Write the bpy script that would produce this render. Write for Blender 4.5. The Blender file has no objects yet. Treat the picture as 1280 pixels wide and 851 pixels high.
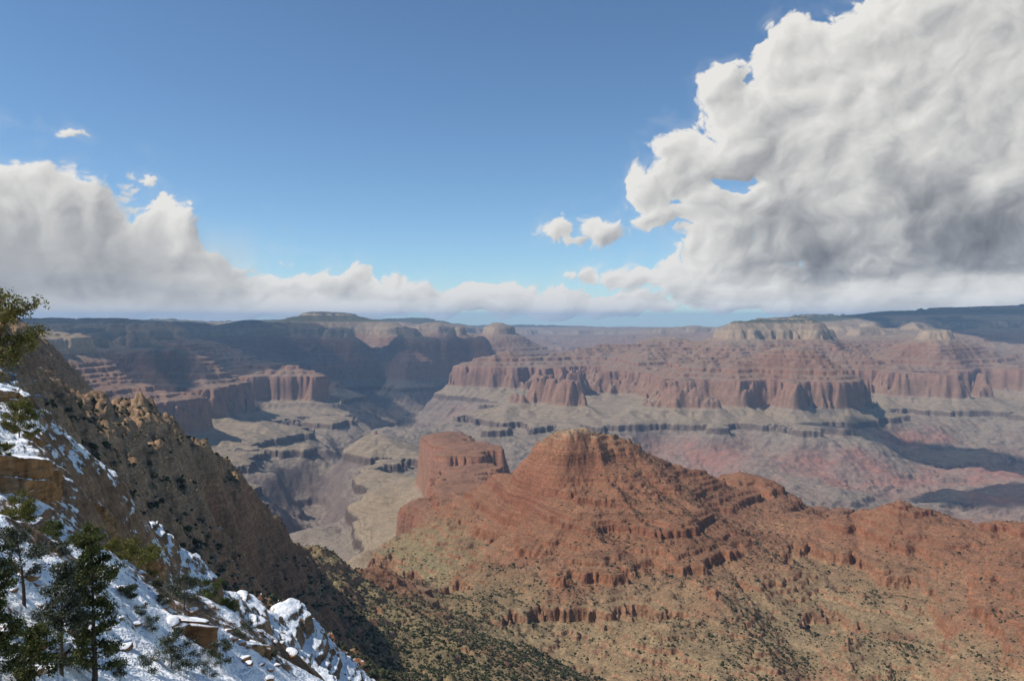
import bpy, bmesh, math, random, time
import numpy as np
from mathutils import Vector, Matrix, Euler
R_ = math.radians
Q = 1.0
T0 = time.time()
scene = bpy.context.scene
COL = scene.collection

# ------------------------------------------------------------------ camera
PITCH = math.atan(27.5/1000.0)
cam_d = bpy.data.cameras.new("camera"); cam = bpy.data.objects.new("camera", cam_d); COL.objects.link(cam)
cam_d.sensor_width = 36.0; cam_d.lens = 36.0*1000/1280
cam_d.clip_start = 0.3; cam_d.clip_end = 400000
cam.location = (0, 0, 0); cam.rotation_euler = (math.pi/2-PITCH, 0, 0)
scene.camera = cam

# ------------------------------------------------------------------ sun, sky, exposure
SUN_AZ = R_(-101)             # from +Y (view direction) towards +X ; negative = left
SUN_EL = R_(51)
sd = Vector((math.sin(SUN_AZ)*math.cos(SUN_EL), math.cos(SUN_AZ)*math.cos(SUN_EL), math.sin(SUN_EL)))
sun_d = bpy.data.lights.new("sun", 'SUN'); sun = bpy.data.objects.new("sun", sun_d); COL.objects.link(sun)
sun_d.energy = 4.4; sun_d.angle = R_(0.5); sun_d.color = (1.0, 0.955, 0.89)
sun.rotation_euler = sd.to_track_quat('Z', 'Y').to_euler()
scene.view_settings.view_transform = 'Standard'; scene.view_settings.look = 'None'
scene.view_settings.exposure = 0.1; scene.view_settings.gamma = 1.0
scene.view_settings.use_curve_mapping = False
scene.cycles.use_denoising = True
scene.cycles.max_bounces = 4; scene.cycles.diffuse_bounces = 2; scene.cycles.volume_bounces = 0
scene.cycles.glossy_bounces = 1; scene.cycles.transmission_bounces = 1; scene.cycles.transparent_max_bounces = 6

class NT:
    """small node-tree helper"""
    def __init__(s, tree): s.t = tree; s.n = tree.nodes; s.l = tree.links
    def new(s, typ, **kw):
        n = s.n.new(typ)
        for k, v in kw.items(): setattr(n, k, v)
        return n
    def put(s, sock, v):
        if v is None: return
        if isinstance(v, bpy.types.NodeSocket): s.l.new(v, sock)
        else: sock.default_value = v
    def math(s, op, a, b=None, c=None, clamp=False):
        n = s.new('ShaderNodeMath', operation=op); n.use_clamp = clamp
        s.put(n.inputs[0], a); s.put(n.inputs[1], b); s.put(n.inputs[2], c)
        return n.outputs[0]
    def vmath(s, op, a, b=None, out=0):
        n = s.new('ShaderNodeVectorMath', operation=op)
        s.put(n.inputs[0], a)
        if b is not None:
            s.put(n.inputs[3] if op == 'SCALE' else n.inputs[1], b)
        return n.outputs[out]
    def noise(s, vec, scale, detail=4, rough=0.55, lac=2.0, dist=0.0):
        n = s.new('ShaderNodeTexNoise'); s.put(n.inputs['Vector'], vec)
        s.put(n.inputs['Scale'], scale); n.inputs['Detail'].default_value = detail
        n.inputs['Roughness'].default_value = rough; n.inputs['Lacunarity'].default_value = lac
        n.inputs['Distortion'].default_value = dist
        return n.outputs[0]
    def ramp(s, fac, stops, interp='LINEAR'):
        n = s.new('ShaderNodeValToRGB'); cr = n.color_ramp; cr.interpolation = interp
        while len(cr.elements) > 1: cr.elements.remove(cr.elements[-1])
        cr.elements[0].position = stops[0][0]; cr.elements[0].color = (*stops[0][1], 1)
        for p, c in stops[1:]:
            e = cr.elements.new(p); e.color = (*c, 1)
        s.put(n.inputs[0], fac); return n.outputs[0]
    def mix(s, fac, a, b, typ='MIX'):
        n = s.new('ShaderNodeMix', data_type='RGBA', blend_type=typ)
        s.put(n.inputs[0], fac)
        for sk, v in ((n.inputs[6], a), (n.inputs[7], b)):
            if isinstance(v, tuple): v = (*v[:3], 1)
            s.put(sk, v)
        return n.outputs[2]
    def smooth(s, x, a, b):
        n = s.new('ShaderNodeMapRange', interpolation_type='SMOOTHSTEP')
        s.put(n.inputs[0], x); s.put(n.inputs[1], a); s.put(n.inputs[2], b)
        return n.outputs[0]
    def lin(s, x, a, b, c=0., d=1.):
        n = s.new('ShaderNodeMapRange')
        s.put(n.inputs[0], x); s.put(n.inputs[1], a); s.put(n.inputs[2], b); s.put(n.inputs[3], c); s.put(n.inputs[4], d)
        return n.outputs[0]
    def xyz(s, v):
        n = s.new('ShaderNodeSeparateXYZ'); s.put(n.inputs[0], v); return n.outputs
    def cxyz(s, x, y, z):
        n = s.new('ShaderNodeCombineXYZ')
        for i, v in enumerate((x, y, z)): s.put(n.inputs[i], v)
        return n.outputs[0]
    def attr(s, name, out=2):
        n = s.new('ShaderNodeAttribute'); n.attribute_name = name; return n.outputs[out]

# ---- world: Nishita sky with a cloud layer laid out by direction
world = bpy.data.worlds.new("World"); scene.world = world; world.use_nodes = True
CLOUD = [ # px, py, half-width, half-height on the photograph -> azimuth and elevation
 (-60,315,120,88),(40,280,70,52),(105,292,80,50),(150,325,110,60),(205,292,46,26),(215,312,60,36),(262,338,60,30),(305,362,70,28),(40,380,280,90),(250,385,160,48),(-300,330,260,130),
 (350,382,90,42),(432,360,46,28),(440,385,130,40),(525,376,70,32),(610,381,90,30),(700,384,90,28),(790,385,90,24),(240,395,300,20),(600,398,300,14),
 (690,287,30,19),(741,288,36,23),(712,302,40,10),(101,202,15,7),(742,345,38,16),(800,352,52,18),(836,348,40,20),
 (1195,190,215,140),(1010,120,75,68),(1090,98,75,58),(1260,50,150,92),(935,180,62,60),(908,140,34,40),(868,215,52,48),(822,238,44,34),(832,268,36,22),
 (920,270,90,44),(1020,240,160,100),(1180,310,250,80),(1500,200,300,260),(905,318,62,40),(890,352,90,34),(975,368,160,34),(1130,374,260,34),(1300,376,200,28),(1500,380,300,40)]
HOLE = [(925,232,26,15),(1060,6,40,16),(560,402,700,7),(940,402,500,8)]
SHADE = [(-30,350,200,90,.75),(110,372,140,40,.4),(1150,305,220,44,.62),(1060,330,90,26,.5),(1000,240,130,45,.35),(1150,200,140,60,.32),(1270,290,120,60,.35),(905,300,40,14,.3),
 (1230,60,90,60,.22),(980,160,60,30,.2),(436,366,22,9,.5),(735,300,26,7,.3),(1100,350,220,14,.25),(700,388,220,8,.10)]
SKY_STR = .11
def build_world():
    t = world.node_tree; t.nodes.clear(); N = NT(t)
    tc = N.new('ShaderNodeTexCoord'); d = tc.outputs['Generated']
    dx, dy, dz = N.xyz(N.vmath('NORMALIZE', d))
    sky = N.new('ShaderNodeTexSky', sky_type='NISHITA'); sky.sun_disc = False
    sky.sun_elevation = SUN_EL; sky.sun_rotation = SUN_AZ % (2*math.pi)
    sky.altitude = 2200; sky.air_density = 1.0; sky.dust_density = 0.4; sky.ozone_density = 3.0
    N.put(sky.inputs[0], N.cxyz(dx, dy, N.math('MAXIMUM', dz, .012)))
    bg = N.new('ShaderNodeBackground'); N.put(bg.inputs[0], N.mix(1., sky.outputs[0], (.88, 1.02, 1.06), 'MULTIPLY')); bg.inputs[1].default_value = SKY_STR
    out = N.new('ShaderNodeOutputWorld')
    t.links.new(bg.outputs[0], out.inputs[0])
build_world()

# ------------------------------------------------------------------ pixel helpers used while surveying the photograph
cp, sp_ = math.cos(PITCH), math.sin(PITCH)
def ray(px, py):
    cx = (px-640)/1000.0; cz = -(py-425.5)/1000.0
    return np.array([cx, cp + cz*sp_, -sp_ + cz*cp])
def slope_of(px, py):
    d = ray(px, py); return d[2]/math.hypot(d[0], d[1]), math.atan2(d[0], d[1])
def theta_of(px): return math.atan2((px-640)/1000.0, 1.0)

# ------------------------------------------------------------------ strata: s (undifferentiated height) -> z (cliffs and benches)
rs = np.random.RandomState(11)
FORM = [ # z_top, z_bottom, width factor of the whole, share of hard beds, hardness, bed thickness range
    (400, -90, 1.0, .45, .12, (6, 22)), (-90, -140, 1.2, .2, .5, (10, 20)), (-140, -240, .15, .9, .4, (30, 60)),
    (-240, -310, 1.25, .15, .3, (8, 18)), (-310, -560, 1.05, .42, .06, (8, 30)), (-560, -775, .09, .93, .5, (30, 80)),
    (-775, -830, .9, .4, .12, (8, 18)), (-830, -880, 1.3, .15, .5, (10, 20)), (-880, -925, .10, 1., .5, (20, 30)),
    (-925, -1800, 1.0, .12, .3, (12, 50))]
zt, stb = [400.0], [400.0]
for (a, b, wf, hs, hard, (t0, t1)) in FORM:
    z = a; seq = []
    while z > b + 1e-3:
        h = min(rs.uniform(t0, t1), z-b); isH = (len(seq) % 2 == 0) if a == -310 else rs.rand() < hs
        seq.append((h, h*(hard if isH else 1.0))); z -= h
    tot = sum(w for _, w in seq); k = (a-b)*wf/tot
    for h, w in seq:
        zt.append(zt[-1]-h); stb.append(stb[-1]-w*k)
zt = np.array(zt[::-1]); stb = np.array(stb[::-1])
S0 = np.interp(0, zt, stb); stb = stb - S0
def R_of(s): return np.interp(s, stb, zt)
def Rinv(z): return np.interp(z, zt, stb)

def sm(x, a, b):
    t = np.clip((x-a)/(b-a), 0, 1); return t*t*(3-2*t)
def dip(th, r):
    px = np.tan(th)*1000+640
    d = -210*sm(r, 14000, 24000)*(1-sm(px, 900, 1050)) + 110*sm(r, 11500, 14500)*sm(px, 1020, 1120)
    d = d - 60*sm(r, 25000, 30000)*sm(px, 900, 1050)
    return d

LZ = np.array([400, -90, -140, -240, -310, -560, -775, -830, -880, -925, -1800.])[::-1]
LS = Rinv(LZ)
def Rs(s): return np.interp(s, LS, LZ)
def Rsinv(z): return np.interp(z, LZ, LS)
LZn = np.array([400, -310, -560, -775, -830, -880, -925, -1800.])[::-1]; LSn = Rinv(LZn)
def Rn(s): return np.interp(s, LSn, LZn)
def Rninv(z): return np.interp(z, LZn, LSn)
# ------------------------------------------------------------------ survey points of the land
PT = []   # theta, r, z
def V(z, *pp):
    for px, py in pp:
        q, th = slope_of(px, py); PT.append((th, z/q, z))
def D(*ppr):
    for px, py, r in ppr:
        q, th = slope_of(px, py); PT.append((th, r, q*r))
def H(*prz):
    for px, r, z in prz: PT.append((theta_of(px), r, z))
#SURVEY
# near snow slope, its brow and ledges
D((-150,620,34),(0,642,39),(60,657,42),(150,700,47),(230,732,50),(290,765,53),(350,803,55),(388,845,57))
D((-150,700,29),(0,700,34),(0,780,29),(0,851,25),(80,760,34),(150,851,30),(150,770,38),(230,800,41),(250,851,35),(320,851,42))
H((-150,20,-7.5),(0,20,-8.5),(150,20,-9.5),(300,20,-12),(450,20,-14),(640,20,-15),(900,20,-15),(1280,20,-15),(1450,20,-15))
H((450,60,-34),(450,110,-66),(380,80,-46),(330,80,-43),(290,76,-38),(250,75,-34),(640,60,-40),(900,60,-40),(1280,60,-40),(640,150,-90),(900,150,-95),(1280,150,-95),(1450,150,-95))
H((200,72,-27),(150,68,-24),(90,60,-19),(0,56,-17))
# orange cliff with snow ledges
D((-60,640,66),(0,640,66),(50,645,70),(92,650,78),(-60,566,78),(0,562,80),(50,575,82),(85,585,86),(-60,500,95),(0,520,92),(50,545,94),(90,565,98))
D((0,486,112),(36,500,116),(-100,470,116))
D((120,650,96),(150,690,104),(200,712,120),(240,722,140))
D((130,585,120),(160,603,135),(200,648,150),(250,690,168),(276,716,180))
H((0,150,-26),(60,150,-36),(100,160,-48),(160,185,-68),(220,210,-92),(270,240,-112))
# ledge ridge lower down
D((300,705,215),(350,737,245),(400,790,268),(440,822,280),(475,851,292),(310,750,185),(380,815,215),(420,851,225),(300,770,172))
H((330,300,-128),(400,330,-160),(460,350,-185),(300,280,-112),(520,300,-165))
# distant snow ridge on the left
D((-150,430,380),(0,438,450),(40,450,520),(-100,470,330),(0,480,360),(40,505,400),(72,525,440),(0,500,290))
H((0,220,-38),(60,260,-60),(100,330,-75),(-150,200,-25))
# buff ridge
D((70,470,650),(140,508,700),(190,524,740),(240,556,790),(270,574,830),(300,588,900),(322,618,960),(355,652,1040),(405,682,1150),(432,696,1250))
D((100,530,520),(60,500,520),(150,570,560),(110,580,460),(200,630,560),(180,600,580),(230,655,600),(280,665,780),(200,560,680),(240,600,740),(270,640,780),(300,660,820),(330,682,900),(370,702,1010),(250,620,740),(290,625,840),(220,585,700),(200,552,720),(345,695,900))
H((150,300,-100),(200,330,-118),(250,400,-150),(0,900,-150),(100,900,-170),(200,1000,-240),(260,1120,-310),(320,1320,-420),(380,1450,-520),(430,1650,-640))
D((-100,410,1100),(30,411,1100),(60,430,1200),(90,458,1350),(112,470,1450))
H((0,1700,-250),(60,1900,-380),(150,1900,-520),(-150,1700,-200))
# shrub slope and saddle
D((280,692,800),(330,700,860),(400,732,950),(500,762,1080),(360,770,620),(400,800,520),(450,845,480),(500,851,620),(600,851,830),(600,800,1000),(700,832,1150),(480,716,1400),(455,722,1250),(380,700,1050))
H((500,420,-215),(640,420,-235),(640,700,-350),(800,420,-240),(800,800,-420),(1000,420,-245),(1280,420,-245),(1450,420,-245),(1000,800,-430),(1280,800,-420),(1450,800,-400))
# red butte
D((540,742,1320),(600,772,1280),(680,812,1220),(740,851,1170))
D((700,543,1840),(668,556,1880),(645,580,1980),(742,528,1900),(690,560,1830),(780,541,1930),(560,622,2300),(505,650,2350),(600,602,2150),(490,690,2050),(500,720,1750))
D((560,680,1800),(600,650,1880),(650,640,1800),(650,700,1520),(700,620,1720),(700,700,1480),(700,780,1290),(600,720,1480),(560,740,1420),(750,640,1640),(760,720,1430),(780,800,1240),(740,600,1780))
D((800,650,1620),(850,662,1600),(870,720,1440),(920,770,1320),(960,810,1230),(985,851,1140),(840,700,1500),(850,790,1230),(880,851,1110))
D((800,590,1850),(850,630,1760),(900,690,1600),(950,760,1450),(1010,820,1290))
D((830,569,2000),(880,591,2060),(930,612,2110),(970,603,2230),(1008,640,2200),(1040,652,2080),(1070,645,1990),(1128,624,1940),(1160,640,1930),(1200,655,1930),(1280,652,1880),(1430,650,1880))
D((900,640,1880),(960,690,1700),(1000,700,1740),(1000,760,1500),(1060,780,1450),(1100,740,1600),(1130,690,1740),(1140,800,1400),(1160,851,1260),(1060,851,1200),(1200,720,1650),(1280,720,1560),(1280,790,1330),(1200,790,1380),(1280,851,1180),(1220,851,1200),(1430,800,1300),(1430,720,1500))
H((700,2250,-480),(745,2500,-560),(820,2500,-560),(900,2600,-620),(1000,2600,-700),(1100,2400,-640),(1200,2400,-680),(1300,2400,-680),(1430,2400,-680),(640,2700,-565))
H((600,2900,-560),(745,3000,-700),(900,3200,-850),(1100,3100,-900),(1280,3100,-900),(1430,3100,-900),(900,4000,-1180),(1100,3900,-1180),(1280,3900,-1150),(745,3900,-1100),(1430,3900,-1100))
H((440,1700,-560),(420,2100,-800),(350,1900,-760),(300,2400,-950),(200,2400,-850),(100,2400,-600),(0,2400,-450),(460,2300,-860),(250,3200,-1050),(150,3200,-900),(50,3000,-700),(-150,2600,-400))
# tongue of the middle cliff (bench on top of the great red cliff)
H((560,3400,-545),(590,3000,-548),(545,3650,-545),(575,3750,-545),(540,3850,-550),(585,3650,-556),(625,3750,-780),(640,4200,-980),(555,3000,-545),(600,2600,-537),(625,3300,-620),(528,3800,-548),(550,3500,-542),(560,3900,-548),(590,3800,-552),(548,3300,-548),(560,2700,-550),(500,3650,-840),(505,3850,-840),(490,3450,-840),(508,3450,-830),(500,4000,-850),(518,4050,-840),(545,4150,-800),(580,4150,-850),(485,3900,-850),(490,4300,-865),(470,4150,-860),(510,4450,-870),(535,4450,-900),(495,4700,-960),(530,3230,-785))
V(-780,(520,606),(545,625),(575,650),(500,665))
H((520,3300,-790),(480,2800,-830))
V(-830,(480,640),(470,620),(450,690),(500,600))
V(-872,(452,618),(440,600),(445,585),(442,660),(438,700),(470,580),(510,572))
V(-960,(425,650),(420,690),(432,625))
V(-1120,(405,680),(412,640),(425,600))
V(-1235,(396,665),(392,652),(400,690),(402,640))
V(-1240,(470,555),(520,540),(535,560),(505,535),(510,528))
# left inner gorge and benches
V(-875,(290,598),(320,608),(345,556),(400,557),(440,556),(300,582),(310,562),(370,545),(420,540),(330,530),(280,520),(440,525),(380,520),(400,500),(330,495))
V(-930,(330,618),(370,575),(425,575),(350,590),(455,545))
V(-1100,(350,630),(370,610),(400,585),(430,590),(450,570))
V(-1200,(375,640),(390,630),(440,590))
V(-850,(240,560),(220,540),(260,545),(300,540))
V(-775,(230,520),(200,515),(280,500),(350,485),(430,485),(400,470))
V(-570,(255,500),(225,498),(240,490),(300,468),(340,462),(400,468),(428,473),(180,490))
V(-480,(200,470),(250,465),(300,461),(160,470),(350,455))
V(-400,(230,450),(280,455),(130,450))
D((110,428,7600),(150,431,7600),(200,436,7400),(235,437,7300),(180,432,8000),(130,445,6500),(60,440,6000))
H((0,5000,-500),(-150,5000,-400),(0,8000,-300),(-150,9000,-100),(50,4200,-650),(100,5000,-560),(150,5000,-700),(200,4300,-900))
# south rim
D((-150,400,10500),(0,402,10500),(60,402,10500),(140,402,10600),(220,404,10800),(245,408,11800),(290,407,12000),(330,406,11400),(400,405,10950),(500,404.5,10950),(570,405,10950),(612,409,11200))
D((60,415,9800),(140,420,9700),(220,425,9900),(260,430,10800),(300,432,10300),(350,440,10500),(410,428,10700),(500,428,10700),(560,428,10700),(600,425,11000),(640,430,12500),(450,415,10850),(540,415,10850),(400,415,10850))
V(-560,(350,450),(450,452),(530,452),(580,450),(620,448),(270,445))
V(-800,(450,468),(380,475),(520,470),(580,468),(560,462),(620,464),(470,455),(650,455))
V(-872,(440,488),(500,485),(540,490),(480,480),(590,478),(400,485),(570,480))
V(-1050,(450,500),(500,503),(560,488),(545,505))
V(-1200,(540,520),(480,520),(570,490),(560,500),(590,472))
H((400,12000,-78),(500,12000,-78),(570,12000,-82),(450,13500,-80),(550,13500,-85),(600,13000,-100),(330,12800,-80),(250,13000,-75),(150,12000,-40),(400,15500,-85),(520,15500,-90),(220,12000,-55))
H((60,13000,-30),(200,14000,-60),(330,14000,-90),(450,18000,-90),(560,18000,-90),(-150,15000,-30),(0,25000,-90),(300,25000,-120),(500,22000,-110),(0,44000,-400),(300,44000,-400),(640,44000,-650),(900,44000,-650),(1280,44000,-500),(1450,44000,-400),(-150,44000,-300),(300,45000,-200),(0,45000,-150),(500,45000,-280))
# central plateau across the river
V(-872,(595,525),(640,526),(700,525),(760,532),(820,530),(890,529),(940,530),(600,503),(620,500),(575,515))
V(-930,(600,545),(650,545),(720,548),(900,545),(960,545))
V(-1050,(600,570),(620,600),(820,560),(900,565),(960,570))
V(-1150,(900,600),(850,590),(640,620),(960,610))
V(-1210,(560,540),(545,520),(580,585),(560,600))
V(-820,(650,490),(740,510),(800,500),(850,512),(900,515),(950,515),(640,475),(690,508),(600,480))
V(-720,(700,498),(655,478),(720,485))
V(-670,(700,472),(760,470),(800,490),(850,494),(900,496),(930,494),(870,494),(960,492),(985,496),(660,462),(1000,478),(1060,480))
V(-560,(700,460),(760,459),(850,478),(900,478),(940,477),(1000,468),(1050,466),(1100,464))
V(-440,(780,445),(850,450),(900,456),(950,455),(1000,455),(720,442))
V(-320,(880,440),(950,440),(1020,440),(800,433),(870,428))
D((855,417,10600),(835,425,10400),(960,411,9900),(905,425,9750),(1010,430,9850),(960,430,9500),(922,402,10100),(940,399,10150),(960,398,10200),(1028,398.5,10200),(985,400,10150),(1040,410,10800),(1060,414,12000),(1100,414,12800))
H((1060,10500,-330),(1085,11200,-400),(1048,9800,-360),(880,10500,-400),(868,9800,-400),(1090,9700,-400),(960,11600,-400),(1010,12000,-400),(900,11500,-480))
H((745,14000,-750),(800,13000,-800),(700,12500,-850),(900,13000,-500),(960,13500,-300),(860,15000,-850),(680,16000,-1000),(620,17500,-800))
D((660,425,18000),(700,432,19000),(760,425,18500),(780,418,19500),(620,418,17000),(690,445,15000))
D((640,409.5,23500),(700,410.5,24500),(760,410,24500),(830,410.5,24500),(850,413,26000),(660,420,21500),(760,418,22500),(640,416,21500),(740,421,19500))
D((870,412,22000),(880,410,19000),(900,408,17500),(915,406,15500),(895,418,14500),(885,425,13500))
H((640,30000,-370),(760,32000,-380),(860,35000,-600),(960,22000,-500),(1090,20000,-700))
D((1050,400,34000),(1120,400,34000),(1085,399.5,33000))
# north rim and the pale ridge on the right
D((1128,396,14500),(1160,394,14500),(1230,392,14500),(1280,391,14500),(1430,389,14500),(1120,402,14000),(1180,410,13600),(1250,420,13300),(1270,430,12800),(1430,430,12800),(1200,420,12800))
H((1200,20000,70),(1300,25000,60),(1430,20000,90),(1200,40000,-60),(1400,40000,-60))
D((1170,411,10300),(1135,421,10200),(1110,430,10000),(1185,420,10300),(1210,427,10500),(1240,440,10800),(1165,430,9900),(1190,440,9900),(1270,452,10300),(1200,455,9700),(1430,452,10200),(1220,432,12200),(1300,445,12000))
D((1130,450,9400),(1165,462,9200),(1230,467,9400),(1280,468,9500),(1120,470,9000),(1160,478,9050),(1200,478,9050),(1250,475,9300))
V(-820,(1130,490),(1180,495),(1240,492),(1280,490),(1060,495),(1100,488))
V(-872,(1160,504),(1200,504),(1250,504),(1290,508),(1000,510),(1060,528),(1020,532),(1100,508),(1110,522))
V(-930,(1200,513),(1150,515),(1260,515),(1080,545),(1000,548),(1130,530))
V(-1000,(1200,535),(1240,530),(1060,550),(1280,535),(1140,545),(980,560))
V(-1080,(1230,560),(1100,580),(1040,580),(1180,560))
V(-1150,(1280,570),(1000,600),(1060,600),(1250,590),(1130,590))
V(-1205,(1180,590),(1120,630),(1220,590),(960,640),(1060,640),(1020,650),(880,640),(1280,600))
V(-1160,(1200,635),(1260,620),(1280,640))
H((1000,4600,-1235),(1130,4600,-1240),(1280,4500,-1220),(900,4900,-1200))
H((1430,5000,-1150),(1430,7000,-1050),(1430,8200,-872),(1430,9300,-700))
#ENDSURVEY
PT = np.array(PT)
def unit(th, lr): return np.stack([th, lr], -1)
thC, lrC = PT[:, 0], np.log(PT[:, 1])
zc_ = PT[:, 2]-dip(PT[:, 0], PT[:, 1]); fb = sm(PT[:, 1], 2300, 2900)
qC = (Rninv(zc_)*(1-fb)+(.15*Rsinv(zc_)+.85*Rinv(zc_))*fb)/PT[:, 1]
# crests (positive) and watercourses (negative): sharp folds laid along surveyed lines
CREST = [
 (.022, .045, [(600,602,2150),(645,580,1980),(668,556,1880),(700,543,1840),(718,547,1850),(742,528,1900),(780,541,1930),(830,569,2000),(880,591,2060),(930,612,2110),(1008,640,2200)]),
 (.022, .040, [(742,528,1900),(765,600,1740),(800,650,1620),(870,720,1440),(960,810,1230),(985,851,1140)]),
 (.012, .030, [(1128,624,1940),(1110,680,1760),(1060,780,1450),(1060,851,1200)]),
 (.010, .03, [(1280,652,1880),(1240,720,1600),(1200,790,1380),(1220,851,1200)]),
 (.020, .045, [(40,457,600),(70,470,650),(140,508,700),(190,524,740),(240,556,790),(270,574,830)]),
 (.012, .035, [(270,574,830),(300,588,900),(322,618,960),(355,652,1040),(405,682,1150),(432,696,1250)]),
 (.010, .010, [(1118,627,1940),(1138,627,1940)]), (.008, .012, [(955,604,2230),(985,606,2230)]), (.009, .010, [(690,541,1835),(702,541,1835)]), (.016, .014, [(736,527,1895),(748,528,1900)]),
 (.014, .03, [(140,487,700),(160,560,640),(180,600,580)]), (.014, .03, [(240,540,790),(250,600,720),(240,650,620)]),
 (.014, .03, [(300,602,900),(290,650,820),(300,690,740)]),
 (.025, .05, [(90,565,98),(130,580,118),(160,603,135),(200,648,150),(250,690,168),(276,716,180)]),
 (.025, .05, [(300,705,215),(350,737,245),(400,790,268),(440,822,280),(475,851,292)]),
 (.02, .05, [(-150,620,34),(0,642,39),(60,657,42),(150,700,47),(230,732,50),(290,765,53),(350,803,55),(388,845,57)]),
 (.006, .02, [(1110,430,10000),(1135,421,10200),(1170,411,10300),(1185,420,10300),(1200,440,9900),(1200,455,9700)]),
 (.004, .02, [(905,425,9600),(930,432,9200),(960,412,9300),(985,425,9200),(1010,432,9300)]),
 (.008, .03, [(1060,545,6500),(1020,580,5900),(990,610,5500),(960,635,5250)]),
 (.006, .02, [(1180,560,6600),(1230,560,6700),(1280,572,6500)]), (.006, .02, [(1060,640,5100),(1120,632,5200),(1180,630,5100)]),
 (.004, .02, [(835,425,10400),(855,416,10600),(875,426,10300)]),
 (-.018, .040, [(480,716,1400),(540,742,1320),(600,772,1280),(680,812,1220),(740,851,1170)]),
 (-.014, .03, [(770,575,1860),(800,590,1850),(850,630,1760),(900,690,1600),(950,760,1450),(1010,820,1290),(1030,851,1200)]),
 (-.014, .035, [(1060,660,2000),(1080,700,1750),(1100,740,1600),(1140,800,1400),(1160,851,1260)]),
 (-.020, .03, [(430,710,3600),(412,690,4100),(396,668,4700),(402,640,5100),(425,615,5700),(470,570,7300),(505,540,8800),(540,522,9900),(560,500,11500)]),
 (-.010, .02, [(330,600,5100),(370,625,5200),(396,650,4950)]), (-.010, .02, [(390,580,6500),(420,595,6200),(440,590,6500)]),
 (-.008, .02, [(960,600,5900),(930,630,5300),(900,650,4900)]), (-.008, .02, [(1280,600,5950),(1180,592,6200),(1120,600,6000),(1080,630,5300),(1020,655,4850)]),
]
CR = []
for h, L, pl in CREST:
    CR.append((h, L, [(slope_of(a, b)[1], math.log(r)) for a, b, r in pl]))
def cusp(t, l):
    pos = np.zeros(np.broadcast(t, l).shape); neg = np.zeros_like(pos)
    for h, L, pl in CR:
        d = np.full(pos.shape, 9.0)
        for (a0, a1), (b0, b1) in zip(pl[:-1], pl[1:]):
            ux, uy = b0-a0, b1-a1; w = np.clip(((t-a0)*ux+(l-a1)*uy)/(ux*ux+uy*uy), 0, 1)
            d = np.minimum(d, np.hypot(t-a0-w*ux, l-a1-w*uy))
        e = abs(h)*np.exp(-d/L)
        if h > 0: pos = np.maximum(pos, e)
        else: neg = np.maximum(neg, e)
    return pos-neg
qC = qC - cusp(thC, lrC)
A_ = unit(thC, lrC); n_ = len(A_)
def kern(d2): return 0.5*d2*np.log(d2+1e-9)
d2 = ((A_[:, None]-A_[None])**2).sum(-1)
K_ = kern(d2)+np.eye(n_)*1.5e-4
P_ = np.concatenate([np.ones((n_, 1)), A_], 1)
M_ = np.block([[K_, P_], [P_.T, np.zeros((3, 3))]])
W_ = np.linalg.solve(M_, np.concatenate([qC, np.zeros(3)]))
# coarse log-polar grid
TH0, TH1 = R_(-41), R_(41); LR0, LR1 = math.log(12), math.log(46000)
CH = 0.0034; nth, nlr = int((TH1-TH0)/CH)+1, int((LR1-LR0)/CH)+1
cth = np.linspace(TH0, TH1, nth); clr = np.linspace(LR0, LR1, nlr)
def tps_grid(t, l):
    out = np.empty((len(l), len(t)), np.float32)
    for i0 in range(0, len(l), 40):
        ll = l[i0:i0+40]
        dd = (t[None, :, None]-thC)**2 + (ll[:, None, None]-lrC)**2
        out[i0:i0+40] = kern(dd) @ W_[:n_] + W_[n_] + W_[n_+1]*t[None] + W_[n_+2]*ll[:, None]
    return out
st2 = 3
q_small = tps_grid(cth[::st2], clr[::st2])
def resample(g, t0, dt, l0, dl, t, l):
    """smooth (Catmull-Rom) sampling of g[l, t] on the outer product of l and t"""
    def taps(x, n):
        x = np.clip(x, 0, n-1.001); i = x.astype(int); w = (x-i).astype(np.float32)
        k = [np.clip(i+o, 0, n-1) for o in (-1, 0, 1, 2)]
        c = [.5*(-w+2*w**2-w**3), .5*(2-5*w**2+3*w**3), .5*(w+4*w**2-3*w**3), .5*(-w**2+w**3)]
        return k, c
    kt, ct = taps((t-t0)/dt, g.shape[1]); kl, cl = taps((l-l0)/dl, g.shape[0])
    g = g.astype(np.float32)
    h = sum(g[:, k]*c[None] for k, c in zip(kt, ct))
    return sum(h[k]*c[:, None] for k, c in zip(kl, cl))
DT, DL = cth[1]-cth[0], clr[1]-clr[0]
q_c = resample(q_small, cth[0], DT*st2, clr[0], DL*st2, cth, clr)
rC = np.exp(clr).astype(np.float32)[:, None]
q_c = q_c + cusp(cth[None], clr[:, None]).astype(np.float32)
s_c = q_c*rC
print("tps", n_, s_c.shape, round(time.time()-T0, 1))

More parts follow.
